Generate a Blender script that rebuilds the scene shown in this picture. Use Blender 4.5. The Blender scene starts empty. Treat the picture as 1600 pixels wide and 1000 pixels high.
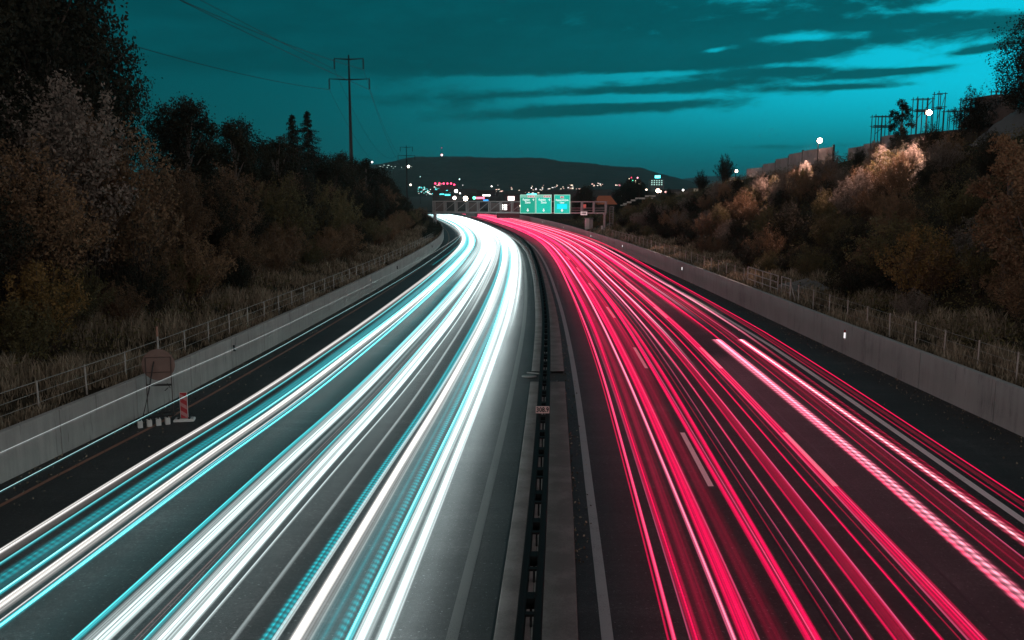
import bpy, math, random
import numpy as np
from mathutils import Matrix, Vector

# ------------------------------------------------------------------ camera, sky, exposure
C = bpy.context.scene.collection
sc = bpy.context.scene
R = math.radians
rng = np.random.default_rng(7)
random.seed(7)

cam_data = bpy.data.cameras.new('camera')
cam = bpy.data.objects.new('camera', cam_data); C.objects.link(cam)
cam_data.sensor_width = 36.0
cam_data.lens = 36.0 * 1376 / 1600
cam_data.clip_start = 0.1
cam_data.clip_end = 20000
cam.location = (0, 0, 8.8)
cam.rotation_euler = (R(90) - math.atan(200 / 1376), 0, 0)
sc.camera = cam

sc.view_settings.view_transform = 'Standard'
sc.view_settings.look = 'None'
sc.view_settings.exposure = 0.0
sc.view_settings.gamma = 1.0
sc.view_settings.use_curve_mapping = False
sc.cycles.use_denoising = True
sc.cycles.denoiser = 'OPENIMAGEDENOISE'
sc.cycles.max_bounces = 6
sc.cycles.diffuse_bounces = 3
sc.cycles.glossy_bounces = 3
sc.cycles.transmission_bounces = 2
sc.cycles.transparent_max_bounces = 96
sc.cycles.sample_clamp_indirect = 4.0
sc.cycles.sample_clamp_direct = 30.0
sc.cycles.use_light_tree = True


class NT:
    """small node-tree writer"""
    def __init__(self, tree):
        self.t = tree; self.n = tree.nodes; self.l = tree.links
        self.n.clear()
    def node(self, typ, **kw):
        nd = self.n.new(typ)
        for k, v in kw.items(): setattr(nd, k, v)
        return nd
    def link(self, a, b): self.l.new(a, b)
    def val(self, sock, v):
        if isinstance(v, bpy.types.NodeSocket): self.link(v, sock)
        else:
            try: sock.default_value = v
            except Exception: sock.default_value = (*v, 1.0)
    def math(self, op, a, b=0.0, c=0.0, clamp=False):
        nd = self.node('ShaderNodeMath', operation=op, use_clamp=clamp)
        self.val(nd.inputs[0], a); self.val(nd.inputs[1], b); self.val(nd.inputs[2], c)
        return nd.outputs[0]
    def ramp(self, fac, stops, interp='LINEAR'):
        nd = self.node('ShaderNodeValToRGB'); cr = nd.color_ramp; cr.interpolation = interp
        while len(cr.elements) > 1: cr.elements.remove(cr.elements[0])
        cr.elements[0].position = stops[0][0]
        def col(c): return (*c, 1.0) if hasattr(c, '__len__') else (c, c, c, 1.0)
        cr.elements[0].color = col(stops[0][1])
        for p, c in stops[1:]:
            e = cr.elements.new(p); e.color = col(c)
        self.val(nd.inputs[0], fac)
        return nd.outputs[0]
    def mix(self, fac, a, b, mode='MIX'):
        nd = self.node('ShaderNodeMix', data_type='RGBA', blend_type=mode)
        self.val(nd.inputs[0], fac); self.val(nd.inputs[6], a); self.val(nd.inputs[7], b)
        return nd.outputs[2]
    def noise(self, vec, scale, detail=4, rough=0.55, dim='3D', w=None, dist=0.0):
        nd = self.node('ShaderNodeTexNoise', noise_dimensions=dim)
        if vec is not None: self.val(nd.inputs['Vector'], vec)
        if w is not None: self.val(nd.inputs['W'], w)
        nd.inputs['Scale'].default_value = scale; nd.inputs['Detail'].default_value = detail
        nd.inputs['Roughness'].default_value = rough; nd.inputs['Distortion'].default_value = dist
        return nd.outputs[0]
    def mapping(self, vec, scale=(1, 1, 1), loc=(0, 0, 0), rot=(0, 0, 0)):
        nd = self.node('ShaderNodeMapping')
        self.val(nd.inputs[0], vec)
        nd.inputs['Scale'].default_value = scale; nd.inputs['Location'].default_value = loc; nd.inputs['Rotation'].default_value = rot
        return nd.outputs[0]
    def comb(self, x, y, z=0.0):
        nd = self.node('ShaderNodeCombineXYZ')
        self.val(nd.inputs[0], x); self.val(nd.inputs[1], y); self.val(nd.inputs[2], z)
        return nd.outputs[0]
    def sep(self, v):
        nd = self.node('ShaderNodeSeparateXYZ'); self.val(nd.inputs[0], v); return nd.outputs


def build_world():
    w = bpy.data.worlds.new('World'); sc.world = w; w.use_nodes = True
    n = NT(w.node_tree)
    d = n.node('ShaderNodeTexCoord').outputs['Generated']
    x, y, z = n.sep(d)
    hyp = n.math('SQRT', n.math('ADD', n.math('MULTIPLY', x, x), n.math('MULTIPLY', y, y)))
    el = n.math('MAXIMUM', n.math('DIVIDE', z, n.math('MAXIMUM', hyp, 0.05)), 0.0)   # tan of the elevation
    az = n.math('ARCTAN2', x, y)                                   # 0 ahead, + to the right
    def sm(v, a, b, lo=0.0, hi=1.0):
        m = n.node('ShaderNodeMapRange', interpolation_type='SMOOTHSTEP'); n.val(m.inputs[0], v)
        for i, q in enumerate((a, b, lo, hi)): n.val(m.inputs[i + 1], q)
        return m.outputs[0]
    # afterglow low over the horizon, ahead and to the right
    amp = n.math('MULTIPLY', sm(az, -.24, .52), sm(az, 1.0, 2.3, 1.0, 0.0))
    shape = n.math('MULTIPLY', sm(el, .012, .118), sm(el, .22, .8, 1.0, .25))
    cloud_l = n.math('ADD', .068, n.math('MULTIPLY', amp, .026))
    clear = n.math('ADD', n.math('ADD', .074, n.math('MULTIPLY', sm(az, -.5, .1), .042)), n.math('MULTIPLY', n.math('MULTIPLY', amp, shape), .46))
    # long flat cloud streets: ragged by stretched noise
    vec = n.comb(n.math('MULTIPLY', az, 9.0), n.math('MULTIPLY', n.math('ADD', el, n.math('MULTIPLY', az, -.03)), 52.0), 0.0)
    n1 = n.noise(n.mapping(vec, (.55, .45, 1), (3.1, 7.35, 0)), 1.0, 5, .55, dist=.25)
    n2 = n.noise(n.mapping(vec, (2.6, 1.5, 1), (1.7, .4, 0)), 1.0, 7, .66, dist=.25)
    rag = n.math('ADD', n.math('MULTIPLY', n.math('SUBTRACT', n1, .5), .9), n.math('MULTIPLY', n.math('SUBTRACT', n2, .5), 1.25))
    edge = sm(az, .24, .42, .120, .146)                             # lower edge of the cloud deck
    cov = n.math('MULTIPLY', sm(n.math('SUBTRACT', el, edge), -.012, .016), .95)
    def streak(px, py, wa, we, s, slope=0.0):
        a0, e0 = math.atan((px - 800) / 1376), (300 - py) / 1376
        u = n.math('SUBTRACT', az, a0)
        p = n.math('POWER', n.math('ABSOLUTE', n.math('DIVIDE', u, wa / 1376)), 2.0)
        v = n.math('DIVIDE', n.math('SUBTRACT', n.math('SUBTRACT', el, e0), n.math('MULTIPLY', u, slope)), we / 1376)
        return n.math('MULTIPLY', n.math('EXPONENT', n.math('MULTIPLY', n.math('ADD', p, n.math('MULTIPLY', v, v)), -1.0)), s)
    for q in ((1225, 16, 120, 9, -1.0), (1275, 80, 100, 8, -.8), (1570, 36, 85, 17, -.95), (1480, 52, 75, 6, -.8), (1410, 0, 25, 12, -.8), (1105, 93, 20, 4, -.7, .1), (1590, 62, 70, 10, -.6),
              (1010, 147, 300, 9, .95, .03), (950, 175, 230, 11, 1.05, .05), (1255, 127, 120, 9, .8, -.05), (1300, 152, 100, 5, .85), (1515, 110, 70, 6, .95, .12), (1400, 133, 70, 4, .75, .05),
              (1120, 234, 300, 5, .45), (1010, 126, 190, 5, -.55, .03), (960, 161, 140, 5, -.7), (760, 131, 70, 5, -.5), (1190, 118, 60, 5, -.6), (700, 165, 160, 16, .5), (1330, 78, 60, 12, .3)):
        cov = n.math('ADD', cov, streak(*q))
    # overhead and behind: broken overcast
    cov = n.math('ADD', cov, n.math('MULTIPLY', sm(el, .28, .6), .35))
    cloud = sm(n.math('ADD', cov, n.math('MULTIPLY', rag, 1.1)), .18, .86)
    dens = n.math('ADD', 1.0, n.math('ADD', n.math('MULTIPLY', n.math('SUBTRACT', n1, .5), .9), n.math('MULTIPLY', n.math('SUBTRACT', n2, .5), .55)))
    lum = n.math('ADD', n.math('MULTIPLY', clear, n.math('SUBTRACT', 1.0, cloud)), n.math('MULTIPLY', n.math('MULTIPLY', cloud_l, dens), cloud))
    teal = n.comb(n.math('MULTIPLY', lum, .004), lum, n.math('MULTIPLY', lum, n.math('ADD', 1.19, n.math('MULTIPLY', lum, .26))))
    # fill glow added to unseen sky behind: strongest low down, fading to the zenith
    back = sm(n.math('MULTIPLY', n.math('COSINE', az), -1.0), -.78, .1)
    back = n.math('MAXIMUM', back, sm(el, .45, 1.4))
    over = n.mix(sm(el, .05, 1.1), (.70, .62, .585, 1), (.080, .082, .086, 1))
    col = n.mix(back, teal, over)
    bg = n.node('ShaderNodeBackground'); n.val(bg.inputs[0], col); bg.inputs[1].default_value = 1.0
    # thin remainder of the physical twilight sky
    sky = n.node('ShaderNodeTexSky', sky_type='NISHITA')
    sky.sun_disc = False; sky.sun_elevation = R(-3.0); sky.sun_rotation = R(36)
    tint = n.mix(1.0, sky.outputs[0], (0.05, 0.8, 1.0, 1), 'MULTIPLY')
    bg2 = n.node('ShaderNodeBackground'); n.val(bg2.inputs[0], tint); bg2.inputs[1].default_value = 0.05
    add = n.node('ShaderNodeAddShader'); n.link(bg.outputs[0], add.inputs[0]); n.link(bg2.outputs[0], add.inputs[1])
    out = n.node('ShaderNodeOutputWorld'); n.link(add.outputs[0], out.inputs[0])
build_world()

# ------------------------------------------------------------------ helpers
def tag(o, label=None, cat=None, group=None, kind=None):
    if label: o['label'] = label
    if cat: o['category'] = cat
    if group: o['group'] = group
    if kind: o['kind'] = kind
    return o

def empty(name, loc=(0, 0, 0), rz=0.0):
    o = bpy.data.objects.new(name, None); C.objects.link(o)
    o.location = loc; o.rotation_euler = (0, 0, rz); o.empty_display_size = 0.3
    return o

def link_mesh(name, me, mat=None, parent=None, loc=None, rz=0.0):
    o = bpy.data.objects.new(name, me); C.objects.link(o)
    if mat is not None and not me.materials: me.materials.append(mat)
    if parent is not None: o.parent = parent
    if loc is not None: o.location = loc
    o.rotation_euler = (0, 0, rz)
    return o

def np_mesh(name, verts, faces, attrs=None, smooth=False):
    """verts (n,3); faces (m,k) all the same k"""
    verts = np.asarray(verts, np.float32); faces = np.asarray(faces, np.int32)
    me = bpy.data.meshes.new(name)
    m, k = faces.shape
    me.vertices.add(len(verts)); me.vertices.foreach_set('co', verts.ravel())
    me.loops.add(m * k); me.loops.foreach_set('vertex_index', faces.ravel())
    me.polygons.add(m)
    me.polygons.foreach_set('loop_start', np.arange(0, m * k, k, dtype=np.int32))
    me.polygons.foreach_set('loop_total', np.full(m, k, np.int32))
    if smooth: me.polygons.foreach_set('use_smooth', np.ones(m, bool))
    me.update(calc_edges=True)
    for an, arr in (attrs or {}).items():
        a = me.attributes.new(an, 'FLOAT', 'POINT'); a.data.foreach_set('value', np.asarray(arr, np.float32))
    return me

class MB:
    """collects boxes, tubes and lofts into one mesh"""
    def __init__(self): self.v = []; self.f = []
    def quadbox(self, M, hx, hy, z0, z1, taper=1.0):
        b = len(self.v)
        for z, s in ((z0, 1.0), (z1, taper)):
            for sx, sy in ((-1, -1), (1, -1), (1, 1), (-1, 1)):
                self.v.append(tuple(M @ Vector((sx * hx * s, sy * hy * s, z))))
        for f in ((3, 2, 1, 0), (4, 5, 6, 7), (0, 1, 5, 4), (1, 2, 6, 5), (2, 3, 7, 6), (3, 0, 4, 7)):
            self.f.append(tuple(b + i for i in f))
        return self
    def box(self, c, s, rz=0.0, ry=0.0, rx=0.0):
        M = Matrix.Translation(c) @ Matrix.Rotation(rz, 4, 'Z') @ Matrix.Rotation(ry, 4, 'Y') @ Matrix.Rotation(rx, 4, 'X')
        return self.quadbox(M, s[0] / 2, s[1] / 2, -s[2] / 2, s[2] / 2)
    def bevbox(self, c, s, bv=0.02, rz=0.0):
        """box with chamfered upper edges"""
        M = Matrix.Translation(c) @ Matrix.Rotation(rz, 4, 'Z')
        hx, hy, hz = s[0] / 2, s[1] / 2, s[2] / 2
        b = len(self.v)
        for (x, y, z) in ((hx, hy, -hz), (hx, hy, hz - bv), (hx - bv, hy - bv, hz)):
            for sx, sy in ((-1, -1), (1, -1), (1, 1), (-1, 1)):
                self.v.append(tuple(M @ Vector((sx * x, sy * y, z))))
        self.f.append((b + 3, b + 2, b + 1, b))
        for L in (0, 4):
            for i in range(4):
                j = (i + 1) % 4
                self.f.append((b + L + i, b + L + j, b + L + 4 + j, b + L + 4 + i))
        self.f.append((b + 8, b + 9, b + 10, b + 11))
        return self
    def tube(self, pts, r, n=6, caps=True):
        pts = [Vector(p) for p in pts]
        rs = r if hasattr(r, '__len__') else [r] * len(pts)
        b = len(self.v)
        for i, p in enumerate(pts):
            d = (pts[min(i + 1, len(pts) - 1)] - pts[max(i - 1, 0)]).normalized()
            up = Vector((0, 0, 1)) if abs(d.z) < 0.9 else Vector((1, 0, 0))
            a = d.cross(up).normalized(); c = a.cross(d).normalized()
            for k in range(n):
                t = 2 * math.pi * k / n
                self.v.append(tuple(p + a * math.cos(t) * rs[i] + c * math.sin(t) * rs[i]))
        for i in range(len(pts) - 1):
            for k in range(n):
                k2 = (k + 1) % n
                self.f.append((b + i * n + k, b + i * n + k2, b + (i + 1) * n + k2, b + (i + 1) * n + k))
        if caps:
            self.f.append(tuple(b + k for k in range(n)))
            e = b + (len(pts) - 1) * n
            self.f.append(tuple(e + k for k in reversed(range(n))))
        return self
    def lathe(self, prof, c=(0, 0, 0), n=12):
        b = len(self.v)
        for r, z in prof:
            for k in range(n):
                t = 2 * math.pi * k / n
                self.v.append((c[0] + r * math.cos(t), c[1] + r * math.sin(t), c[2] + z))
        for i in range(len(prof) - 1):
            for k in range(n):
                k2 = (k + 1) % n
                self.f.append((b + i * n + k, b + i * n + k2, b + (i + 1) * n + k2, b + (i + 1) * n + k))
        return self
    def ball(self, c, r, n=10, m=6):
        prof = [(max(1e-4, r * math.sin(math.pi * i / m)), -r * math.cos(math.pi * i / m)) for i in range(m + 1)]
        return self.lathe(prof, c, n)
    def mesh(self, name, smooth=False):
        me = bpy.data.meshes.new(name); me.from_pydata(self.v, [], self.f)
        if smooth: me.polygons.foreach_set('use_smooth', np.ones(len(me.polygons), bool))
        me.update(); return me
    def build(self, name, mat, parent=None, loc=None, rz=0.0, smooth=False):
        return link_mesh(name, self.mesh(name, smooth), mat, parent, loc, rz)

def copy_tree(o, parent=None):
    c = o.copy(); C.objects.link(c)
    if parent is not None: c.parent = parent
    for ch in list(o.children): copy_tree(ch, c)
    return c

# ------------------------------------------------------------------ materials
def new_mat(name):
    m = bpy.data.materials.new(name); m.use_nodes = True
    return m, NT(m.node_tree)

def finish(m, n, base, rough=0.7, bump=None, bump_s=0.3, bump_d=0.02, metal=0.0, spec=0.5, emit=None, emit_s=0.0, trans=0.0):
    p = n.node('ShaderNodeBsdfPrincipled')
    n.val(p.inputs['Base Color'], base if isinstance(base, bpy.types.NodeSocket) else (*base, 1.0) if len(base) == 3 else base)
    n.val(p.inputs['Roughness'], rough); p.inputs['Metallic'].default_value = metal
    p.inputs['Specular IOR Level'].default_value = spec
    if bump is not None:
        b = n.node('ShaderNodeBump'); b.inputs['Strength'].default_value = bump_s; b.inputs['Distance'].default_value = bump_d
        n.val(b.inputs['Height'], bump); n.link(b.outputs[0], p.inputs['Normal'])
    if emit is not None:
        n.val(p.inputs['Emission Color'], emit if isinstance(emit, bpy.types.NodeSocket) else (*emit, 1.0))
        n.val(p.inputs['Emission Strength'], emit_s)
    o = n.node('ShaderNodeOutputMaterial')
    if trans:
        t = n.node('ShaderNodeBsdfTranslucent'); n.val(t.inputs[0], base)
        mx = n.node('ShaderNodeMixShader'); mx.inputs[0].default_value = trans
        n.link(p.outputs[0], mx.inputs[1]); n.link(t.outputs[0], mx.inputs[2]); n.link(mx.outputs[0], o.inputs[0])
    else:
        n.link(p.outputs[0], o.inputs[0])
    return m

def simple(name, col, rough=0.6, metal=0.0, var=0.25, scale=6.0, spec=0.4, bump=0.0):
    m, n = new_mat(name)
    co = n.node('ShaderNodeTexCoord').outputs['Object']
    ns = n.noise(co, scale, 5, 0.6)
    k = n.math('ADD', n.math('MULTIPLY', n.math('SUBTRACT', ns, 0.5), 2 * var), 1.0)
    sc_ = n.node('ShaderNodeVectorMath', operation='SCALE'); sc_.inputs[0].default_value = col; n.val(sc_.inputs['Scale'], k)
    return finish(m, n, sc_.outputs[0], rough, ns if bump else None, bump, 0.01, metal, spec)

def lit(name, col, strength):
    m, n = new_mat(name)
    e = n.node('ShaderNodeEmission'); e.inputs[0].default_value = (*col, 1); e.inputs[1].default_value = strength
    o = n.node('ShaderNodeOutputMaterial'); n.link(e.outputs[0], o.inputs[0])
    m.cycles.emission_sampling = 'NONE' if strength < 3 else 'AUTO'
    return m

def asphalt():
    m, n = new_mat('asphalt')
    g = n.node('ShaderNodeNewGeometry').outputs['Position']
    fine = n.noise(g, 7.5, 6, 0.95)
    grit = n.node('ShaderNodeTexVoronoi'); n.val(grit.inputs['Vector'], g); grit.inputs['Scale'].default_value = 75.0
    long_ = n.noise(n.mapping(g, (1.1, 0.035, 1.0)), 1.0, 5, 0.6)      # wheel-worn strips along the lanes
    cross = n.noise(n.mapping(g, (0.05, 1.5, 1.0)), 1.0, 5, 0.65)      # paver chatter across them
    patch = n.noise(g, 0.16, 5, 0.6)
    f = n.math('ADD', n.math('MULTIPLY', fine, 0.75), n.math('MULTIPLY', long_, 0.25))
    f = n.math('ADD', f, n.math('MULTIPLY', n.math('SUBTRACT', cross, 0.5), 0.30))
    f = n.math('ADD', f, n.math('MULTIPLY', n.math('SUBTRACT', patch, 0.5), 0.4))
    base = n.ramp(f, [(0.34, (0.006, 0.006, 0.0065)), (0.47, (0.022, 0.0215, 0.022)), (0.56, (0.036, 0.035, 0.036)), (0.68, (0.095, 0.092, 0.093))])
    sparkle = n.ramp(n.noise(g, 13.0, 1, 0.5), [(0.66, 0.0), (0.74, 0.5)])
    base = n.mix(sparkle, base, (0.22, 0.22, 0.23, 1))
    rough = n.math('ADD', n.math('MULTIPLY', long_, 0.25), 0.43)
    h = n.math('ADD', n.math('MULTIPLY', fine, 0.6), n.math('MULTIPLY', grit.outputs[0], 0.5))
    h = n.math('ADD', h, n.math('MULTIPLY', cross, 0.5))
    return finish(m, n, base, rough, h, 0.8, 0.03, spec=0.45)

def paint(name, col):
    m, n = new_mat(name)
    g = n.node('ShaderNodeNewGeometry').outputs['Position']
    w = n.noise(g, 26.0, 4, 0.7); w2 = n.noise(g, 0.7, 4, 0.6)
    a = n.math('ADD', n.math('MULTIPLY', w, 0.7), n.math('MULTIPLY', w2, 0.4))
    f = n.ramp(a, [(0.36, 0.0), (0.5, 1.0)])
    base = n.mix(f, tuple(c * 0.33 for c in col) + (1,), (*col, 1))
    return finish(m, n, base, 0.5, w, 0.5, 0.01)

def concrete(name, base_col, streak=1.0, scale=1.0):
    m, n = new_mat(name)
    g = n.node('ShaderNodeNewGeometry').outputs['Position']
    co = n.node('ShaderNodeTexCoord').outputs['Object']
    oi = n.node('ShaderNodeObjectInfo').outputs['Random']
    big = n.noise(g, 0.55 * scale, 5, 0.6)
    run = n.noise(n.mapping(g, (3.4, 3.4, 0.28)), 1.0 * scale, 5, 0.65)   # rain runs down the face
    fine = n.noise(g, 22.0, 4, 0.65)
    pits = n.node('ShaderNodeTexVoronoi'); n.val(pits.inputs['Vector'], g); pits.inputs['Scale'].default_value = 7.0
    pit = n.ramp(pits.outputs[0], [(0.03, 0.0), (0.07, 1.0)])
    f = n.math('ADD', n.math('MULTIPLY', big, 0.45), n.math('MULTIPLY', fine, 0.2))
    f = n.math('ADD', f, n.math('MULTIPLY', run, 0.35 * streak))
    f = n.math('ADD', f, n.math('MULTIPLY', n.math('SUBTRACT', oi, 0.5), 0.10))
    b = base_col
    base = n.ramp(f, [(0.30, tuple(c * 0.5 for c in b)), (0.46, tuple(c * 0.88 for c in b)), (0.60, b), (0.78, tuple(min(1, c * 1.25) for c in b))])
    dark = n.ramp(n.noise(n.mapping(g, (5.0, 5.0, 0.5)), 1.0, 4, 0.6), [(0.62, 0.0), (0.74, 0.55 * streak)])
    base = n.mix(dark, base, tuple(c * 0.28 for c in b) + (1,))
    base = n.mix(n.math('MULTIPLY', n.math('SUBTRACT', 1.0, pit), 0.6), base, tuple(c * 0.3 for c in b) + (1,))
    h = n.math('ADD', n.math('MULTIPLY', fine, 0.5), n.math('MULTIPLY', pit, 0.5))
    return finish(m, n, base, 0.82, h, 0.35, 0.015, spec=0.25)

def leafy(name, cols, trans=0.25, clump=0.9):
    """leaf colours vary from plant to plant and from spray to spray"""
    m, n = new_mat(name)
    oi = n.node('ShaderNodeObjectInfo').outputs['Random']
    at = n.node('ShaderNodeAttribute', attribute_name='tone').outputs['Fac']
    f = n.math('ADD', n.math('MULTIPLY', oi, 0.42), n.math('MULTIPLY', at, 0.58))
    base = n.ramp(f, [(i / (len(cols) - 1), c) for i, c in enumerate(cols)])
    return finish(m, n, base, 0.6, spec=0.25, trans=trans)

MAT = dict(
    asphalt=asphalt(), white=paint('road_paint_white', (0.82, 0.80, 0.80)), worn=paint('worn_road_paint', (0.36, 0.345, 0.345)), old=paint('old_road_paint', (0.14, 0.135, 0.13)), orange=paint('road_paint_orange', (0.30, 0.13, 0.08)),
    seam=simple('bitumen_seam', (0.008, 0.008, 0.008), 0.5),
    wall_left=concrete('wall_concrete', (0.40, 0.385, 0.365), 1.5), wall_right=concrete('wall_concrete_smooth', (0.41, 0.41, 0.405), 1.1),
    pad=concrete('median_concrete', (0.34, 0.315, 0.305), 0.25, 1.6),
    slab=concrete('slab_concrete', (0.22, 0.20, 0.19), 0.9),
    rail=simple('weathered_steel', (0.007, 0.0075, 0.008), 0.7, 0.0, 0.4, 6.0, 0.25),
    galv=simple('galvanised_steel', (0.36, 0.35, 0.34), 0.45, 0.55, 0.2),
    fence=simple('fence_steel', (0.42, 0.39, 0.36), 0.5, 0.3, 0.25),
    dark=simple('dark_steel', (0.035, 0.033, 0.032), 0.55, 0.3, 0.3),
    gantry=simple('gantry_steel', (0.30, 0.28, 0.275), 0.5, 0.35, 0.2, 2.0),
    rust=simple('brown_sign_back', (0.20, 0.125, 0.105), 0.6, 0.0, 0.25, 3.0),
    pylon=simple('pylon_steel', (0.018, 0.018, 0.019), 0.6, 0.2, 0.2),
    red=simple('red_plastic', (0.42, 0.03, 0.04), 0.5), whitep=simple('white_plastic', (0.62, 0.60, 0.58), 0.5, var=0.12),
    black=simple('black_paint', (0.012, 0.012, 0.012), 0.6),
    bark=simple('bark', (0.075, 0.058, 0.045), 0.85, 0, 0.4, 9.0), birch=simple('pale_bark', (0.13, 0.11, 0.095), 0.8, 0, 0.35, 5.0),
)

# ------------------------------------------------------------------ course of the motorway (plan, metres)
def spl(kn):
    ys, xs = np.array(kn, float).T
    m = np.gradient(xs, ys)
    def F(y):
        y = np.asarray(y, float)
        lo = xs[0] + m[0] * (y - ys[0]); hi = xs[-1] + m[-1] * (y - ys[-1])
        yc = np.clip(y, ys[0], ys[-1]); i = np.clip(np.searchsorted(ys, yc) - 1, 0, len(ys) - 2)
        h = ys[i + 1] - ys[i]; t = (yc - ys[i]) / h
        r = (2*t**3 - 3*t**2 + 1) * xs[i] + (t**3 - 2*t**2 + t) * h * m[i] + (-2*t**3 + 3*t**2) * xs[i+1] + (t**3 - t**2) * h * m[i+1]
        return np.where(y < ys[0], lo, np.where(y > ys[-1], hi, r))
    return F
EL = spl([(-40, -1.2), (0, 1.0), (16.4, 1.9), (26, 2.35), (37, 2.85), (60, 3.6), (81, 3.95), (110, 4.1), (136, 3.7), (153, 3.0), (198, -.6), (250, -6.8), (302, -14.5), (345, -24), (400, -42)])
MD = spl([(-40, -3.1), (0, -.5), (15.3, .3), (24.4, .8), (34.3, 1.27), (56.4, 2.18), (83, 2.72), (110, 2.85), (136, 2.5), (153, 1.8), (198, -1.9), (250, -8.0), (302, -15.8), (345, -25.4), (400, -44)])
LW = spl([(-40, -21), (0, -18), (16, -16.4), (25.8, -15.6), (33, -14.8), (47, -13.9), (65, -13.0), (83, -12.3), (110, -11.75), (142, -11.8), (186, -14.4), (250, -22), (302, -31), (345, -41), (400, -60)])
RW = spl([(-40, 20.2), (0, 19.3), (31, 18.55), (45, 18.25), (61.5, 17.98), (95, 17.3), (129, 16.0), (160, 14.0), (198, 11.4), (233, 7.9), (286, 1.4), (345, -9), (400, -25)])
def sL(Y): return (MD(Y) - LW(Y)) / 16.3
def sR(Y): return np.where(np.asarray(Y) < 50, 1.0, np.maximum(.95, 1 - (np.asarray(Y) - 50) * .0015))
def lane_left(o): return lambda Y: MD(Y) + o * sL(Y)
def lane_right(o): return lambda Y: EL(Y) + o * sR(Y)
YS = np.concatenate([np.arange(-30, 60, 2.0), np.arange(60, 200, 3.0), np.arange(200, 401, 5.0)])

def loft(name, funcs, zs, mat, ys=YS, parent=None, attrs=False, smooth=True):
    """sheet lofted along the road through several lines (function of Y, height)"""
    k = len(funcs); n = len(ys)
    V = np.zeros((n, k, 3), np.float32)
    for j, (f, z) in enumerate(zip(funcs, zs)):
        V[:, j, 0] = f(ys); V[:, j, 1] = ys; V[:, j, 2] = z(ys) if callable(z) else z
    i, j = np.meshgrid(np.arange(n - 1), np.arange(k - 1), indexing='ij')
    a = (i * k + j).ravel()
    me = np_mesh(name, V.reshape(-1, 3), np.stack([a, a + 1, a + k + 1, a + k], 1), smooth=smooth)
    return link_mesh(name, me, mat, parent)

road = loft('motorway_road', [lambda y, t=t: LW(y) * (1 - t) + RW(y) * t for t in np.linspace(0, 1, 13)], [0.0] * 13, MAT['asphalt'])
tag(road, kind='structure')

def line(name, f, w, mat, y0, y1, z=0.005, step=2.0):
    ys = np.arange(y0, y1 + 0.01, step) if y1 - y0 > step else np.linspace(y0, y1, 4)
    return loft(name, [lambda y: f(y) - w / 2, lambda y: f(y) + w / 2], [z, z], mat, ys, road)
line('edge_line', EL, 0.24, MAT['worn'], -30, 400)
line('edge_line', lane_right(11.62), 0.24, MAT['white'], -30, 400)
line('edge_line', lane_left(-1.52), 0.24, MAT['old'], -30, 400)
line('edge_line', lane_left(-15.05), 0.16, MAT['orange'], -30, 240)
for k in range(16):
    y0 = 7.6 + 18.0 * k
    if k < 15:
        line('lane_dash', lane_right(3.68), 0.17, MAT['white'], y0, y0 + 6.2)
        line('lane_dash', lane_right(7.45), 0.17, MAT['white'], y0, y0 + 6.2)
line('pavement_seam', lane_right(7.95), 0.07, MAT['seam'], -30, 90, 0.004)
line('pavement_seam', lane_right(4.55), 0.05, MAT['seam'], -30, 70, 0.004)
line('pavement_seam', lane_left(-0.74), 0.05, MAT['seam'], -30, 160, 0.004)

# ------------------------------------------------------------------ median: concrete strips and steel guard rail
def slab_strip(name, fa, fb, h, y0, y1):
    ys = np.arange(y0, y1 + 0.01, 2.0)
    o = loft(name, [fa, fa, lambda y: fa(y) + .03, lambda y: fb(y) - .03, fb, fb], [0.0, h - .02, h, h, h - .02, 0.0], MAT['pad'], ys, None, smooth=False)
    return tag(o, kind='structure')
for y0, y1 in ((-30, 40.6), (42.4, 400)):
    slab_strip('median_strip', lane_left(-0.70), lambda y: MD(y) - .003, 0.10, y0, y1)
    slab_strip('median_strip', lambda y: MD(y) + .003, lambda y: MD(y) + 0.98 * np.interp(y, [0, 60, 110, 150, 400], [1, .9, .8, .6, .5]), 0.10, y0, y1)
gr = empty('guard_rail', (float(MD(20)), 20, 0))
tag(gr, 'long dark steel guard rail with twin beams dividing the two carriageways', 'guard rail')
def rel(f, p): return lambda y: f(y) - p.location.x
def beam(name, off, w, h, z):
    ys = YS
    fa = lambda y: MD(y) + off - w / 2 - gr.location.x
    fb = lambda y: MD(y) + off + w / 2 - gr.location.x
    o = loft(name, [fa, fa, lambda y: fa(y) + .02, lambda y: fb(y) - .02, fb, fb, lambda y: (fa(y) + fb(y)) / 2, fa],
             [z - h, z - .03, z, z, z - .03, z - h, z - h * .8, z - h], MAT['rail'], ys, gr, smooth=False)
    o.location.y = -20.0
    return o
beam('rail_beam', -.165, .165, .30, .78); beam('rail_beam', .165, .165, .30, .78)
post_me = MB().box((0, 0, .36), (.05, .10, .72)).mesh('post')
spacer_me = MB().box((0, 0, .69), (.21, .30, .12)).box((0, 0, .56), (.21, .10, .16)).mesh('spacer')
strap_me = MB().box((0, 0, .74), (.21, .13, .05)).mesh('strap')
for me in (post_me, spacer_me, strap_me): me.materials.append(MAT['rail'])
y = -10.0
far_mb = MB()
while y < 330:
    x = float(MD(y))
    if y < 100:
        for nm, me, dy in (('post', post_me, 0), ('spacer', spacer_me, 0), ('strap', strap_me, 1.28)):
            o = link_mesh(nm, me, None, gr, (float(MD(y + dy)) - gr.location.x, y + dy - 20, 0))
    else:
        far_mb.box((x - gr.location.x, y - 20, .36), (.09, .12, .72)); far_mb.box((x - gr.location.x, y - 20, .69), (.21, .30, .12))
    y += 2.06
tag(far_mb.build('distant_posts', MAT['rail'], gr), kind='stuff')

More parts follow.
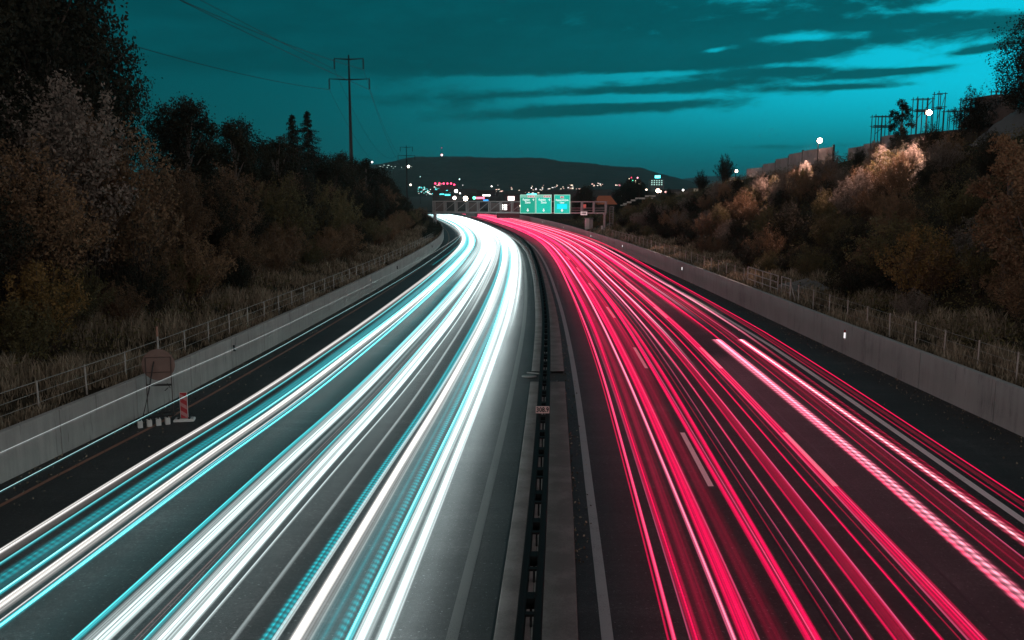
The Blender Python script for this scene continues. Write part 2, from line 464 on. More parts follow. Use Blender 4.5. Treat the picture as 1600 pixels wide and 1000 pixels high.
def text_mesh(body, size, extrude=0.004, align='CENTER', bold=0.0):
    cu = bpy.data.curves.new('txt', 'FONT'); cu.body = body; cu.size = size; cu.extrude = extrude; cu.offset = bold
    cu.align_x = align; cu.align_y = 'CENTER'; cu.resolution_u = 2
    o = bpy.data.objects.new('txt', cu); C.objects.link(o)
    dg = bpy.context.evaluated_depsgraph_get(); dg.update()
    me = bpy.data.meshes.new_from_object(o.evaluated_get(dg))
    bpy.data.objects.remove(o); bpy.data.curves.remove(cu)
    return me
def add_text(body, size, mat, parent, x, z, y=-0.02, name='lettering', sx=1.0, bold=0.0):
    me = text_mesh(body, size, bold=bold)
    me.materials.clear(); me.materials.append(mat)
    o = link_mesh(name, me, None, parent)
    o.location = (x, y, z); o.rotation_euler = (R(90), 0, 0); o.scale = (sx, 1, 1)
    return o

km = empty('kilometre_plate', (float(MD(31.4)) - .02, 31.4, 0))
tag(km, 'small pinkish kilometre plate reading 308.9 on the median guard rail', 'sign')
MB().bevbox((0, 0, .92), (.50, .03, .26), .008).build('plate', simple('plate_pink', (0.74, 0.50, 0.49), 0.5, var=.12), km)
MB().tube([(0, .03, .5), (0, .03, .90)], .02).build('bracket', MAT['galv'], km)
add_text('308.9', .25, MAT['black'], km, 0, .92, -.022, sx=.84, bold=.006)

dc = empty('drain_plate', (float(MD(41)) - .75, 41.3, 0))
tag(dc, 'pale bent metal plate lying across the drain gap left of the guard rail', 'drain')
MB().lathe([(.001, .12), (.28, .13), (.36, .10), (.36, .06), (.001, .05)], n=14).build('cover', MAT['galv'], dc).scale = (1, .55, 1)
MB().box((.25, .55, .12), (.75, .05, .05), R(-22)).build('bar', MAT['galv'], dc)
loft('drain_channel', [lambda y: MD(y) + .25, lambda y: MD(y) + 1.05], [.006, .006], simple('recess_brown', (0.045, 0.025, 0.02), 0.6), np.linspace(40.75, 42.25, 4))  # flat dark brown sheet drawn for the recess in the median gap
tag(bpy.data.objects['drain_channel'], kind='structure')

# ------------------------------------------------------------------ banks, plain, hills
def ss(t): t = np.clip(t, 0, 1); return t * t * (3 - 2 * t)
def lump(X, Y, k, a): return a * (np.sin(X * k * 1.3 + 1.7) * np.cos(Y * k + .4) + .5 * np.sin(X * k * 2.9 + Y * k * 2.1))
LO = np.array([.28, .5, 1.2, 2.2, 3.5, 5, 7, 9, 11, 13, 16, 20, 28, 40, 60, 90.])
RO = np.array([.28, .5, 1.0, 1.8, 3, 5, 7, 9, 11, 13, 15, 17, 19, 21, 23, 26, 32, 45, 70, 110.])
def z_left(o, Y):
    crest = np.interp(Y, [-40, 60, 150, 250, 330, 400], [6.0, 5.6, 5.4, 4.2, 3.0, 2.0])
    z = 1.40 + (crest - 1.40) * ss((o - 1.0) / 12.0)
    return z + lump(o, np.asarray(Y), .35, .16) * ss((o - .8) / 2)
def z_right(o, Y):
    crest = np.interp(Y, [-40, 60, 115, 155, 200, 235, 280, 400], [14.2, 13.8, 12.2, 10.4, 6.6, 3.6, 2.0, 1.2])
    z = 1.55 + (crest - 1.55) * ss((o - .2) / 24.0) ** 1.2 * .55 + (crest - 1.55) * np.clip((o - 1.2) / 21.0, 0, 1) ** 1.5 * .45
    return z + lump(o, np.asarray(Y), .33, .18) * ss((o - .8) / 2)
def bank(name, f, O, sgn, zf, mat):
    ys = np.arange(-40, 401, 4.0)
    return tag(loft(name, [lambda y, o=o: f(y) + sgn * o for o in O][::-1 if sgn < 0 else 1],
                    [lambda y, o=o: zf(o, y) for o in O][::-1 if sgn < 0 else 1], mat, ys), kind='structure')
def soil():
    m, n = new_mat('bank_soil')
    g = n.node('ShaderNodeNewGeometry').outputs['Position']
    a = n.noise(g, 0.8, 6, 0.65); b = n.noise(g, 9.0, 4, 0.7)
    f = n.math('ADD', n.math('MULTIPLY', a, .6), n.math('MULTIPLY', b, .4))
    base = n.ramp(f, [(.3, (.016, .013, .009)), (.5, (.04, .031, .02)), (.7, (.075, .056, .036))])
    return finish(m, n, base, .9, b, .8, .06, spec=.1)
MAT['soil'] = soil()
bank('left_bank', LW, LO, -1, z_left, MAT['soil'])
bank('right_bank', RW, RO, 1, z_right, MAT['soil'])
def gl(o, Y): return Vector((float(LW(Y)) - o, Y, float(z_left(o, Y))))
def grt(o, Y): return Vector((float(RW(Y)) + o, Y, float(z_right(o, Y))))

gm = MB()
for i in range(48):
    t0, t1 = 2 * math.pi * i / 48, 2 * math.pi * (i + 1) / 48
    b = len(gm.v); gm.v += [(0, 0, -.5), (7000 * math.cos(t0), 7000 * math.sin(t0), -.5), (7000 * math.cos(t1), 7000 * math.sin(t1), -.5)]
    gm.f.append((b, b + 1, b + 2))
tag(gm.build('ground_plain', simple('plain_fields', (.03, .028, .022), .9, 0, .5, .01)), kind='structure')

def hill(name, D, depth, prof, mat, rough):
    """wooded ridge: profile = (bearing, crest height) at distance D"""
    bs = np.linspace(prof[0][0], prof[-1][0], 260)
    hz = np.interp(bs, [p[0] for p in prof], [p[1] for p in prof])
    hz = hz + rough * (rng.random(len(bs)) - .5) + rough * .9 * np.sin(bs * 41 + 1) + rough * .6 * np.sin(bs * 97)
    rows = []
    for t, k in ((-1.0, 0.0), (-.75, .18), (-.5, .45), (-.25, .78), (-.08, .96), (0, 1.0), (.3, .85), (1.0, 0.0)):
        d = D + t * depth
        rows.append(np.stack([bs * d, np.full_like(bs, d), -1 + hz * k + (rough * 1.5 * np.sin(bs * 63 + t * 9) if 0 < k < 1 else 0)], 1))
    V = np.stack(rows, 1); n, k = V.shape[:2]
    i, j = np.meshgrid(np.arange(n - 1), np.arange(k - 1), indexing='ij'); a = (i * k + j).ravel()
    return tag(link_mesh(name, np_mesh(name, V.reshape(-1, 3), np.stack([a, a + k, a + k + 1, a + 1], 1), smooth=True), mat), kind='structure')
def forest(name, lo, hi, sc_):
    m, n = new_mat(name); g = n.node('ShaderNodeNewGeometry').outputs['Position']
    a = n.noise(g, sc_, 6, .7)
    return finish(m, n, n.ramp(a, [(.35, lo), (.65, hi)]), .95, a, 1.0, 8.0, spec=.0)
def bx(px): return (px - 800) / 1376.0            # bearing (tangent) of a direction seen from the bridge
def hz_(py, D): return 8.8 + (300 - py) / 1376.0 * D
hill('wooded_hill', 3000, 1300, [(bx(-200), 60), (bx(300), 78), (bx(520), hz_(264, 3000)), (bx(590), hz_(259, 3000)), (bx(625), hz_(252, 3000)), (bx(650), hz_(246.5, 3000)),
     (bx(690), hz_(245, 3000)), (bx(770), hz_(247, 3000)), (bx(850), hz_(250, 3000)), (bx(930), hz_(256, 3000)), (bx(1000), hz_(265, 3000)), (bx(1050), hz_(277, 3000)), (bx(1085), hz_(286, 3000)), (bx(1140), 25), (bx(1300), 12)],
     forest('hill_forest', (.035, .045, .04), (.075, .085, .075), .02), 2.2)
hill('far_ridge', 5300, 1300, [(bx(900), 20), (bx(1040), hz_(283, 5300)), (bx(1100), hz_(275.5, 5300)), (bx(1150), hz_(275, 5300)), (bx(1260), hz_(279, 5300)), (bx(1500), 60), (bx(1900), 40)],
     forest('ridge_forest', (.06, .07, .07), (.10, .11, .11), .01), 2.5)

# ------------------------------------------------------------------ retaining walls
def wall(name, f, sgn, h, seg, mat, label, y0, y1):
    t = empty(name, (float(f(30)), 30, 0)); tag(t, label, 'wall')
    me = None; y = y0; th = .26
    lp = MB().bevbox((0, 0, h / 2 - .05), (th, seg - .05, h + .10), .025).mesh('wall_panel'); lp.materials.append(mat)
    while y < y1:
        xa = float(f(y)); dx = float(f(y + seg)) - xa; L = math.hypot(dx, seg); dy = seg * seg / L
        xb = float(f(y + dy)); ym = y + dy / 2
        a = math.atan2(-(xb - xa), dy)
        nx, ny = math.cos(a), math.sin(a)
        cx, cy = (xa + xb) / 2 + sgn * nx * th / 2, ym + sgn * ny * th / 2
        link_mesh('wall_panel', lp, None, t, (cx - t.location.x, cy - 30, random.uniform(-.006, .006)), a)
        y += dy
    return t
wall('concrete_wall', LW, -1, 1.55, 4.9, MAT['wall_left'], 'stained concrete retaining wall along the left shoulder below the wire fence', -15, 330)
wall('concrete_wall', RW, 1, 1.70, 6.0, MAT['wall_right'], 'smooth grey concrete retaining wall along the right shoulder', -15, 330)

# ------------------------------------------------------------------ fences
def fence_left():
    t = empty('wire_fence', tuple(gl(.75, 30))); tag(t, 'wire fence on thin steel posts running above the left concrete wall', 'fence')
    p0 = t.location.copy()
    pm = MB().tube([(0, 0, -.1), (0, 0, 1.12)], .032, 6).mesh('post'); pm.materials.append(MAT['fence'])
    ys = np.arange(10.0, 150, 2.72); prev = []
    tops = []
    for y in ys:
        p = gl(.75, float(y)); tops.append(p)
        o = link_mesh('post', pm, None, t, p - p0); o.rotation_euler = (random.uniform(-.025, .025), random.uniform(-.025, .025), 0)
    for z, r in ((1.09, .016), (.72, .011), (.36, .011)):
        MB().tube([p - p0 + Vector((0, 0, z)) for p in tops], r, 4).build('fence_wire', MAT['fence'], t)
    MB().tube([gl(1.25, 60) - p0, gl(.75, 59.2) - p0 + Vector((0, 0, .95))], .02, 5).build('brace', MAT['fence'], t)
    m = empty('marker_post', tuple(gl(1.8, 39.5))); tag(m, 'pale marker stake standing in the grass behind the left wire fence', 'post')
    MB().box((0, 0, .45), (.06, .06, .95)).build('stake', MAT['whitep'], m); MB().box((0, 0, 1.1), (.07, .07, .45)).build('cap', simple('stake_orange', (.5, .27, .2), .6), m)
fence_left()
def fence_right():
    t = empty('wire_fence', tuple(grt(.8, 30))); tag(t, 'line of thin grey fence posts along the top of the right concrete wall', 'fence')
    p0 = t.location.copy()
    pm = MB().tube([(0, 0, -.1), (0, 0, 1.22)], .034, 6).mesh('post'); pm.materials.append(MAT['fence'])
    near, far = [], []
    for y in np.arange(14.0, 61, 2.72): near.append(grt(.8, float(y)))
    for y in np.arange(70.5, 142, 2.72): far.append(grt(.8, float(y)))
    for p in near + far:
        o = link_mesh('post', pm, None, t, p - p0); o.rotation_euler = (random.uniform(-.02, .02), random.uniform(-.02, .02), 0)
    for run in (near, far):
        for z, r in ((1.15, .008), (.78, .007), (.40, .007)):
            MB().tube([p - p0 + Vector((0, 0, z)) for p in run], r, 4).build('fence_wire', MAT['fence'], t)
    MB().tube([far[-1] - p0 + Vector((0, 0, 1.2)), far[-8] - p0 + Vector((0, 0, 1.2))], .015, 4).build('top_rail', MAT['fence'], t)
    # railing and gate beside the inspection chamber
    g = empty('steel_railing', tuple(grt(.8, 65.5))); tag(g, 'pale steel railing with three bars in front of the concrete chamber', 'railing'); q = g.location.copy()
    posts = [grt(.8, y) for y in (69.4, 67.4, 65.5, 63.6, 61.9)]
    for p in posts: MB().tube([p - q, p - q + Vector((0, 0, 1.42))], .042, 6).build('post', MAT['fence'], g)
    for p in posts: MB().box(p - q + Vector((0, 0, .03)), (.2, .2, .05)).build('foot_plate', MAT['fence'], g)
    for z in (1.40, .93, .46): MB().tube([p - q + Vector((0, 0, z)) for p in posts], .034, 6).build('bar', MAT['fence'], g)
    MB().tube([posts[0] - q + Vector((0, .9, 0)), posts[0] - q + Vector((0, 0, 1.2))], .03, 5).build('brace', MAT['fence'], g)
    k = empty('gate', tuple(grt(.8, 60.4))); tag(k, 'small steel gate frame with a slanted brace right of the pale railing', 'gate'); q = k.location.copy()
    gp = [grt(.8, y) for y in (61.1, 59.2)]
    for p, r in zip(gp, (.042, .06)): MB().tube([p - q, p - q + Vector((0, 0, 1.45))], r, 6).build('gate_post', MAT['fence'], k)
    for z in (1.42, .93, .46): MB().tube([p - q + Vector((0, 0, z)) for p in gp], .034, 6).build('bar', MAT['fence'], k)
    MB().tube([gp[1] - q + Vector((0, -1.2, 0)), gp[1] - q + Vector((0, 0, 1.15))], .035, 5).build('brace', MAT['fence'], k)
fence_right()
ch = empty('inspection_chamber', tuple(grt(2.6, 61.0) - Vector((0, 0, .75)))); tag(ch, 'low concrete chamber with sloping top behind the railing on the right bank', 'concrete chamber')
mb = MB(); mb.v += [(-1.1, -3.2, -.5), (1.1, -3.2, -.5), (1.1, 3.4, -.5), (-1.1, 3.4, -.5), (-1.1, -3.2, .35), (1.1, -3.2, .9), (1.1, 3.4, 1.5), (-1.1, 3.4, 1.0)]
mb.f += [(3, 2, 1, 0), (4, 5, 6, 7), (0, 1, 5, 4), (1, 2, 6, 5), (2, 3, 7, 6), (3, 0, 4, 7)]
mb.build('chamber_body', MAT['slab'], ch)
MB().box((-1.16, .6, .18), (.08, 2.6, .62)).build('opening', MAT['black'], ch)
MB().box((.0, .1, 1.06), (2.3, 3.2, .08), ry=R(-14), rx=R(5)).build('cover_slab', MAT['slab'], ch)

# reflectors on the walls
refl_w = lit('reflector_glow', (1.0, .95, .95), 1.1)  # reflectors emit in place of the light they throw back
def reflectors():
    lab = ['white reflector with red cap on the right wall, nearest the viewer', 'white reflector on the right wall where the far fence posts run', 'white reflector on the right wall just before the gantry',
           'white reflector on the right wall below the green signs, nearer one', 'white reflector on the right wall below the green signs, middle one', 'white reflector on the right wall below the green signs, farthest one']
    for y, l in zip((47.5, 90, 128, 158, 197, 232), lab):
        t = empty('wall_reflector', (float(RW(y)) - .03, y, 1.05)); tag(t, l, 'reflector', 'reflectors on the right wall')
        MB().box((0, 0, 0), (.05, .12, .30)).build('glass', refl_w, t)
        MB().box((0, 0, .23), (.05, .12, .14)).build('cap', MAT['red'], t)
    lab = ['small dark bracket fixed to the left wall beyond the round sign', 'small dark bracket fixed to the left wall halfway along the railings', 'small dark bracket fixed to the left wall near its far end']
    for y, l in zip((43.8, 92.0, 128.0), lab):
        t = empty('wall_bracket', (float(LW(y)) + .04, y, 1.0)); tag(t, l, 'bracket', 'dark brackets on the left wall')
        MB().box((0, 0, 0), (.07, .10, .30)).build('plate', MAT['dark'], t); MB().box((.03, 0, -.12), (.08, .14, .06)).build('lip', MAT['dark'], t)
reflectors()

# ------------------------------------------------------------------ roadworks sign, beacon
def roadworks():
    b = Vector((-13.75, 33.6, 0))
    t = empty('round_sign', b, R(8)); tag(t, 'brown back of a large round road sign on a folding stand by the left wall', 'road sign')
    d = MB(); d.lathe([(.001, -.012), (.58, -.012), (.62, -.004), (.62, .012), (.58, .02), (.001, .02)], n=40)
    o = d.build('disc', MAT['rust'], t); o.location = (0, .05, 2.15); o.rotation_euler = (R(90), 0, 0)
    fr = MB()
    for x in (-.47, .47): fr.tube([(x, 0, .12), (x, 0, 2.45)], .017, 6)
    fr.tube([(-.47, 0, 2.45), (.47, 0, 2.45)], .012, 6).tube([(-.47, 0, 1.86), (.47, 0, 1.86)], .012, 6)
    fr.build('frame', simple('frame_brown', (.075, .05, .043), .6), t)
    MB().box((0, -.01, 1.36), (.94, .05, .07)).build('cross_bar', MAT['dark'], t)
    MB().tube([(-.15, -.02, 2.3), (-.33, -.25, 1.2), (-.52, -.75, .1)], .025, 6).build('prop_leg', MAT['dark'], t)
    MB().tube([(.34, -.01, 1.25), (.20, -.02, 1.12)], .015, 5).tube([(.30, -.01, 1.42), (.42, -.02, 1.22)], .015, 5).build('clamp', MAT['dark'], t)
    ft = MB()
    for x, y_ in ((-.5, -.5), (-.2, -.35), (.1, -.25), (.45, -.1)): ft.tube([(x, y_ - .25, .10), (x, y_ + .55, .10)], .02, 5)
    ft.tube([(-.6, -.45, .16), (.5, -.1, .16)], .022, 5).tube([(-.55, -.1, .22), (.35, .18, .22)], .02, 5).tube([(-.3, .2, .26), (.1, .3, .45), (.3, .2, .45)], .016, 5)
    ft.build('foot_frame', MAT['dark'], t)
    for i in range(4):
        w = empty('ballast_block', (b.x - .30 + i * .28, b.y - 1.25 + i * .17, 0), R(30))
        tag(w, ['pale ballast block at the foot of the round sign, nearest end of the row', 'pale ballast block second in the row at the round sign foot', 'pale ballast block third in the row at the round sign foot', 'pale ballast block at the beacon end of the row by the round sign'][i], 'block', 'ballast blocks under the round sign')
        MB().bevbox((0, 0, .13), (.17, .26, .26), .02).build('block', MAT['whitep'], w); MB().box((0, 0, .275), (.06, .12, .03)).build('grip', MAT['dark'], w)
    c = empty('traffic_beacon', (-12.72, 33.3, 0), R(10)); tag(c, 'red and white striped traffic beacon on a white foot beside the round sign', 'beacon')
    MB().bevbox((0, 0, .06), (.75, .42, .10), .03).build('foot', MAT['whitep'], c)
    for x in (-.2, .2): MB().box((x, -.02, .14), (.07, .30, .07)).build('foot_clip', MAT['dark'], c)
    MB().bevbox((0, 0, .62), (.25, .05, 1.0), .012).build('board', MAT['red'], c)
    MB().tube([(-.135, 0, .1), (-.135, 0, 1.13)], .014, 5).tube([(.135, 0, .1), (.135, 0, 1.13)], .014, 5).tube([(-.135, 0, 1.13), (.135, 0, 1.13)], .014, 5).build('rim', MAT['whitep'], c)
    for k in range(3):
        s = MB(); z = .28 + k * .33
        s.v += [(-.115, -.029, z), (.115, -.029, z - .16), (.115, -.029, z - .01), (-.115, -.029, z + .15), (-.115, -.024, z), (.115, -.024, z - .16), (.115, -.024, z - .01), (-.115, -.024, z + .15)]
        s.f += [(0, 1, 2, 3), (7, 6, 5, 4), (0, 4, 5, 1), (1, 5, 6, 2), (2, 6, 7, 3), (3, 7, 4, 0)]
        s.build('stripe', simple('stripe_pale', (.50, .22, .22), .5), c)
roadworks()

# ------------------------------------------------------------------ sign gantry
def gantry():
    A, B = Vector((-14.9, 168.0, 0)), Vector((17.1, 160.0, 0))
    d = (B - A); L = d.length; rz = math.atan2(d.y, d.x)
    t = empty('sign_gantry', A, rz); tag(t, 'grey steel lattice gantry spanning the motorway and carrying green signs', 'gantry')
    Z0, Z1 = 4.98, 7.05
    for x, zb in ((.35, 1.2), (L - .35, .9)):
        for yy in (-.45, .45): MB().box((x, yy, (zb + Z0 - .2) / 2), (.34 if yy < 0 else .22, .26, Z0 - zb + .2)).build('post', MAT['gantry'], t)
        MB().box((x, 0, Z0 - .12), (.5, 1.3, .2)).build('post_head', MAT['gantry'], t)
    for yy in (-.55, .55):
        for z, h in ((Z0 + .06, .26), (Z1, .18)): MB().box((L / 2, yy, z), (L, .16, h)).build('chord', MAT['gantry'], t)
        for z in (Z0 + .55, Z0 + .95): MB().tube([(L * .5, yy, z), (L - .2, yy, z)], .045, 5).build('cable_rail', MAT['gantry'], t)
    xs = np.linspace(.15, L - .15, 16)
    for i, x in enumerate(xs):
        MB().box((x, -.55, (Z0 + Z1) / 2 + .04), (.34 if i > 9 else .2, .14, Z1 - Z0 - .30)).build('upright', MAT['gantry'], t)
        MB().box((x, .55, (Z0 + Z1) / 2 + .04), (.2, .14, Z1 - Z0 - .30)).build('upright', MAT['gantry'], t)
    for i in range(9):
        MB().tube([(xs[i], -.5, Z0 + .2), (xs[i + 1], -.5, Z1 - .1)], .05, 5).build('diagonal', MAT['gantry'], t)
    mesh = simple('gantry_mesh', (.17, .135, .13), .6, .3, .4, 5.0)
    for i in (0, 3, 5): MB().box(((xs[i] + xs[i + 1]) / 2, .50, (Z0 + Z1) / 2), (xs[1] - xs[0] - .25, .02, Z1 - Z0 - .5)).build('grille_panel', mesh, t)
    MB().box((L / 2, 0, Z0 - .02), (L - .4, .8, .05)).build('walkway', mesh, t)
    ld = MB().tube([(L + .55, 0, 1.6), (L + .55, 0, 6.2)], .05, 5).tube([(L + 1.15, 0, 1.8), (L + 1.15, 0, 6.2)], .05, 5).tube([(L + .55, 0, 6.2), (L + 1.15, 0, 6.2)], .05, 5)
    for k in range(14): ld.tube([(L + .55, 0, 1.9 + k * .31), (L + 1.15, 0, 1.9 + k * .31)], .03, 4)
    ld.build('ladder', MAT['gantry'], t)
    MB().box((L - .75, -.62, 2.2), (.28, .22, 1.2)).build('switch_box', MAT['whitep'], t)
    # signs: faces and borders emit their own colour
    def sheet(name, col, e):
        m, n = new_mat(name); co = n.node('ShaderNodeTexCoord').outputs['Object']
        k = n.noise(co, .8, 2, .5); base = n.mix(k, tuple(c * .8 for c in col) + (1,), tuple(min(1, c * 1.15) for c in col) + (1,))
        return finish(m, n, base, .45, emit=base, emit_s=e)
    green, green2 = sheet('sign_green', (.004, .28, .19), 1.0), sheet('sign_green_bright', (.004, .36, .27), 1.25)
    edge, wht, cy, pk = sheet('sign_border', (.33, .62, .50), .9), sheet('sign_white', (.75, .95, .88), .9), sheet('sign_cyan', (.0, .62, .80), 1.2), sheet('sign_plate', (.75, .52, .52), .9)
    redt, strip = simple('sign_red_text', (.40, .03, .06), .5), sheet('sign_strip', (.16, .42, .33), .9)
    def sign(px, w, gmat, label):
        X = px; s = empty('motorway_sign', t.matrix_basis @ Vector((X, -.78, 6.62)), rz); tag(s, label, 'sign', 'green signs on the gantry')
        MB().box((0, 0, 0), (w, .09, 3.42)).build('board', edge, s)
        MB().box((0, -.052, 0), (w - .20, .02, 3.22)).build('face', gmat, s)
        for sx in (-.8, .8): MB().box((sx, .12, 0), (.09, .14, 3.2)).build('mount', MAT['gantry'], s)
        a = MB(); a.v += [(-.26, -.07, -1.10), (0, -.07, -1.42), (.26, -.07, -1.10), (.10, -.07, -1.10), (.10, -.07, -.82), (-.10, -.07, -.82), (-.10, -.07, -1.10)]
        a.f += [(0, 1, 2, 3, 4, 5, 6)]
        o = a.build('arrow', wht, s); sol = o.modifiers.new('s', 'SOLIDIFY'); sol.thickness = .015
        return s
    def txt(s, body, size, mat, x, z, sx=1.0, nm='lettering'): add_text(body, size, mat, s, x, z, -.085, nm, sx, .012)
    X1 = 18.55; pitch = 2.98
    for i, lab in enumerate(('leftmost green gantry sign reading Flughafen Zürich with pale lower streaks', 'middle green gantry sign reading Flughafen Zürich')):
        s = sign(X1 + i * pitch, 2.9, green if i == 0 else green2, lab)
        MB().box((0, -.068, 1.38), (2.68, .012, .44)).build('strip', strip, s)
        MB().box((.62, -.078, 1.38), (1.3, .012, .36)).build('plate', pk, s)
        txt(s, '\u00d7\u00d7\u00d7\u00d7', .48, redt, .62, 1.38, 1.1, 'crosses')
        txt(s, 'Flughafen', .50, wht, -.28, .78, .72)
        txt(s, 'Z\u00fcrich', .50, wht, .0, .28, .78)
        pl = MB().box((0, 0, 0), (.06, .012, .44)).box((0, 0, .02), (.34, .012, .07), ry=R(0)).box((0, 0, -.17), (.18, .012, .05)).build('plane_symbol', wht, s)
        pl.location = (1.05, -.075, .80); pl.rotation_euler = (0, R(0), 0)
    s = sign(X1 + 2 * pitch + .42, 2.95, green2, 'rightmost green gantry sign reading Rapperswil-Jona above a cyan panel')
    MB().bevbox((0, -.07, 1.25), (.66, .012, .38), .005).build('route_plate', pk, s)
    for x in (-.14, .14): MB().bevbox((x, -.082, 1.25), (.18, .012, .24), .004).build('print_mark', redt, s)
    txt(s, 'Rapperswil-Jona', .46, wht, 0, .74, .78); txt(s, 'Uster', .46, wht, 0, .28, .78)
    MB().box((0, -.07, -.42), (1.85, .014, .88)).build('panel', cy, s)
    k = empty('gantry_plate', t.matrix_basis @ Vector((X1 + 3 * pitch + 1.45, -.72, 4.98)), rz); tag(k, 'small white plate with dark print on the lower beam right of the green signs', 'sign')
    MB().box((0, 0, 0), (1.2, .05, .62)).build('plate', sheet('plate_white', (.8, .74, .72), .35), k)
    for i, w in enumerate((.10, .16, .16, .14)): MB().box((-.36 + i * .22, -.034, .02 * (i % 2)), (w, .012, .30)).build('print_mark', MAT['black'], k)
    r = empty('red_sign', t.matrix_basis @ Vector((X1 + 3 * pitch + 1.1, 1.2, 6.2)), rz); tag(r, 'small red lit sign board behind the gantry right of the signs', 'sign')
    MB().box((0, 0, 0), (.8, .06, .75)).build('face', lit('red_panel_light', (.45, .08, .07), .9), r); MB().box((0, .06, -.9), (.08, .08, 1.9)).build('stem', MAT['gantry'], r)
gantry()
cb = empty('switch_cabinet', tuple(grt(1.6, 172))); tag(cb, 'pale roadside switch cabinet behind the right wall below the signs', 'cabinet')
MB().bevbox((-.25, 0, .9), (.75, 1.0, 2.4), .04).build('body', MAT['whitep'], cb); MB().bevbox((.5, .1, .8), (.7, .9, 2.2), .04).build('side_body', MAT['galv'], cb)
MB().box((.1, 0, 2.13), (1.7, 1.2, .07)).build('lid', MAT['galv'], cb)
st = empty('concrete_steps', tuple(grt(1.2, 158))); tag(st, 'short flight of pale concrete steps climbing the bank beside the gantry post', 'steps')
for i in range(8): MB().box((.3 + i * .38, 6.0 - i * .0, .15 + i * .20), (.44, 1.1, .24)).build('step', MAT['slab'], st)
MB().box((-.25, 6.0, .1), (.8, 1.5, .5)).build('landing', MAT['slab'], st)

# ------------------------------------------------------------------ power line
def pylon_at(x, y, z, top, label):
    t = empty('power_pylon', (x, y, z)); tag(t, label, 'pylon', 'pylons of the power line')
    MB().tube([(0, 0, 0), (0, 0, top - z)], [.62, .17], 10).build('mast', MAT['pylon'], t, smooth=True)
    out = []
    for k, w in ((1.0, 3.6), (5.9, 5.0)):
        z0 = top - z - k
        MB().tube([(-w, 0, z0 + .12), (0, 0, z0 - .08), (w, 0, z0 + .12)], [.09, .20, .09], 6).build('cross_arm', MAT['pylon'], t)
        for s in (-1, 1):
            MB().tube([(s * w, 0, z0 + .4), (s * w, 0, z0 - .1)], .06, 5).build('arm_tip', MAT['pylon'], t)
            MB().tube([(s * w - .1, 0, z0), (s * w - .1, 0, z0 - 2.4)], .085, 5).tube([(s * w + .1, 0, z0), (s * w + .1, 0, z0 - 2.4)], .085, 5).build('insulator', MAT['pylon'], t)
            out.append(Vector((x + s * w, y, z + z0 - 2.5)))
    return out
pa = pylon_at(-40.6, 226, 4.0, 42.5, 'tall tubular power pylon with two cross arms rising over the left trees')
pb = pylon_at(-62.5, 530, -.5, 36.0, 'smaller, more distant power pylon with two cross arms in front of the hill')
pc = [p + Vector((-30, -306, 8)) for p in pa]
pd = [p + Vector((-30, 330, -3)) for p in pb]
wl = ['upper left', 'upper right', 'lower left', 'lower right']
for q, (a, b, sag, where) in enumerate(((pa, pc, (1.0, 7.0, 8.0, 2.2), 'running from the tall pylon out over the left trees'), (pa, pb, (11.0,) * 4, 'running from the tall pylon on to the distant one'))):
    for k in range(4):
        pts = [a[k].lerp(b[k], u) - Vector((0, 0, 4 * sag[k] * u * (1 - u))) for u in np.linspace(0, 1, 40)]
        tag(MB().tube(pts, .05 if q == 0 else .035, 4).build('power_wire', MAT['pylon']), 'thin %s power wire %s' % (wl[k], where), 'wire', 'wires of the power line')

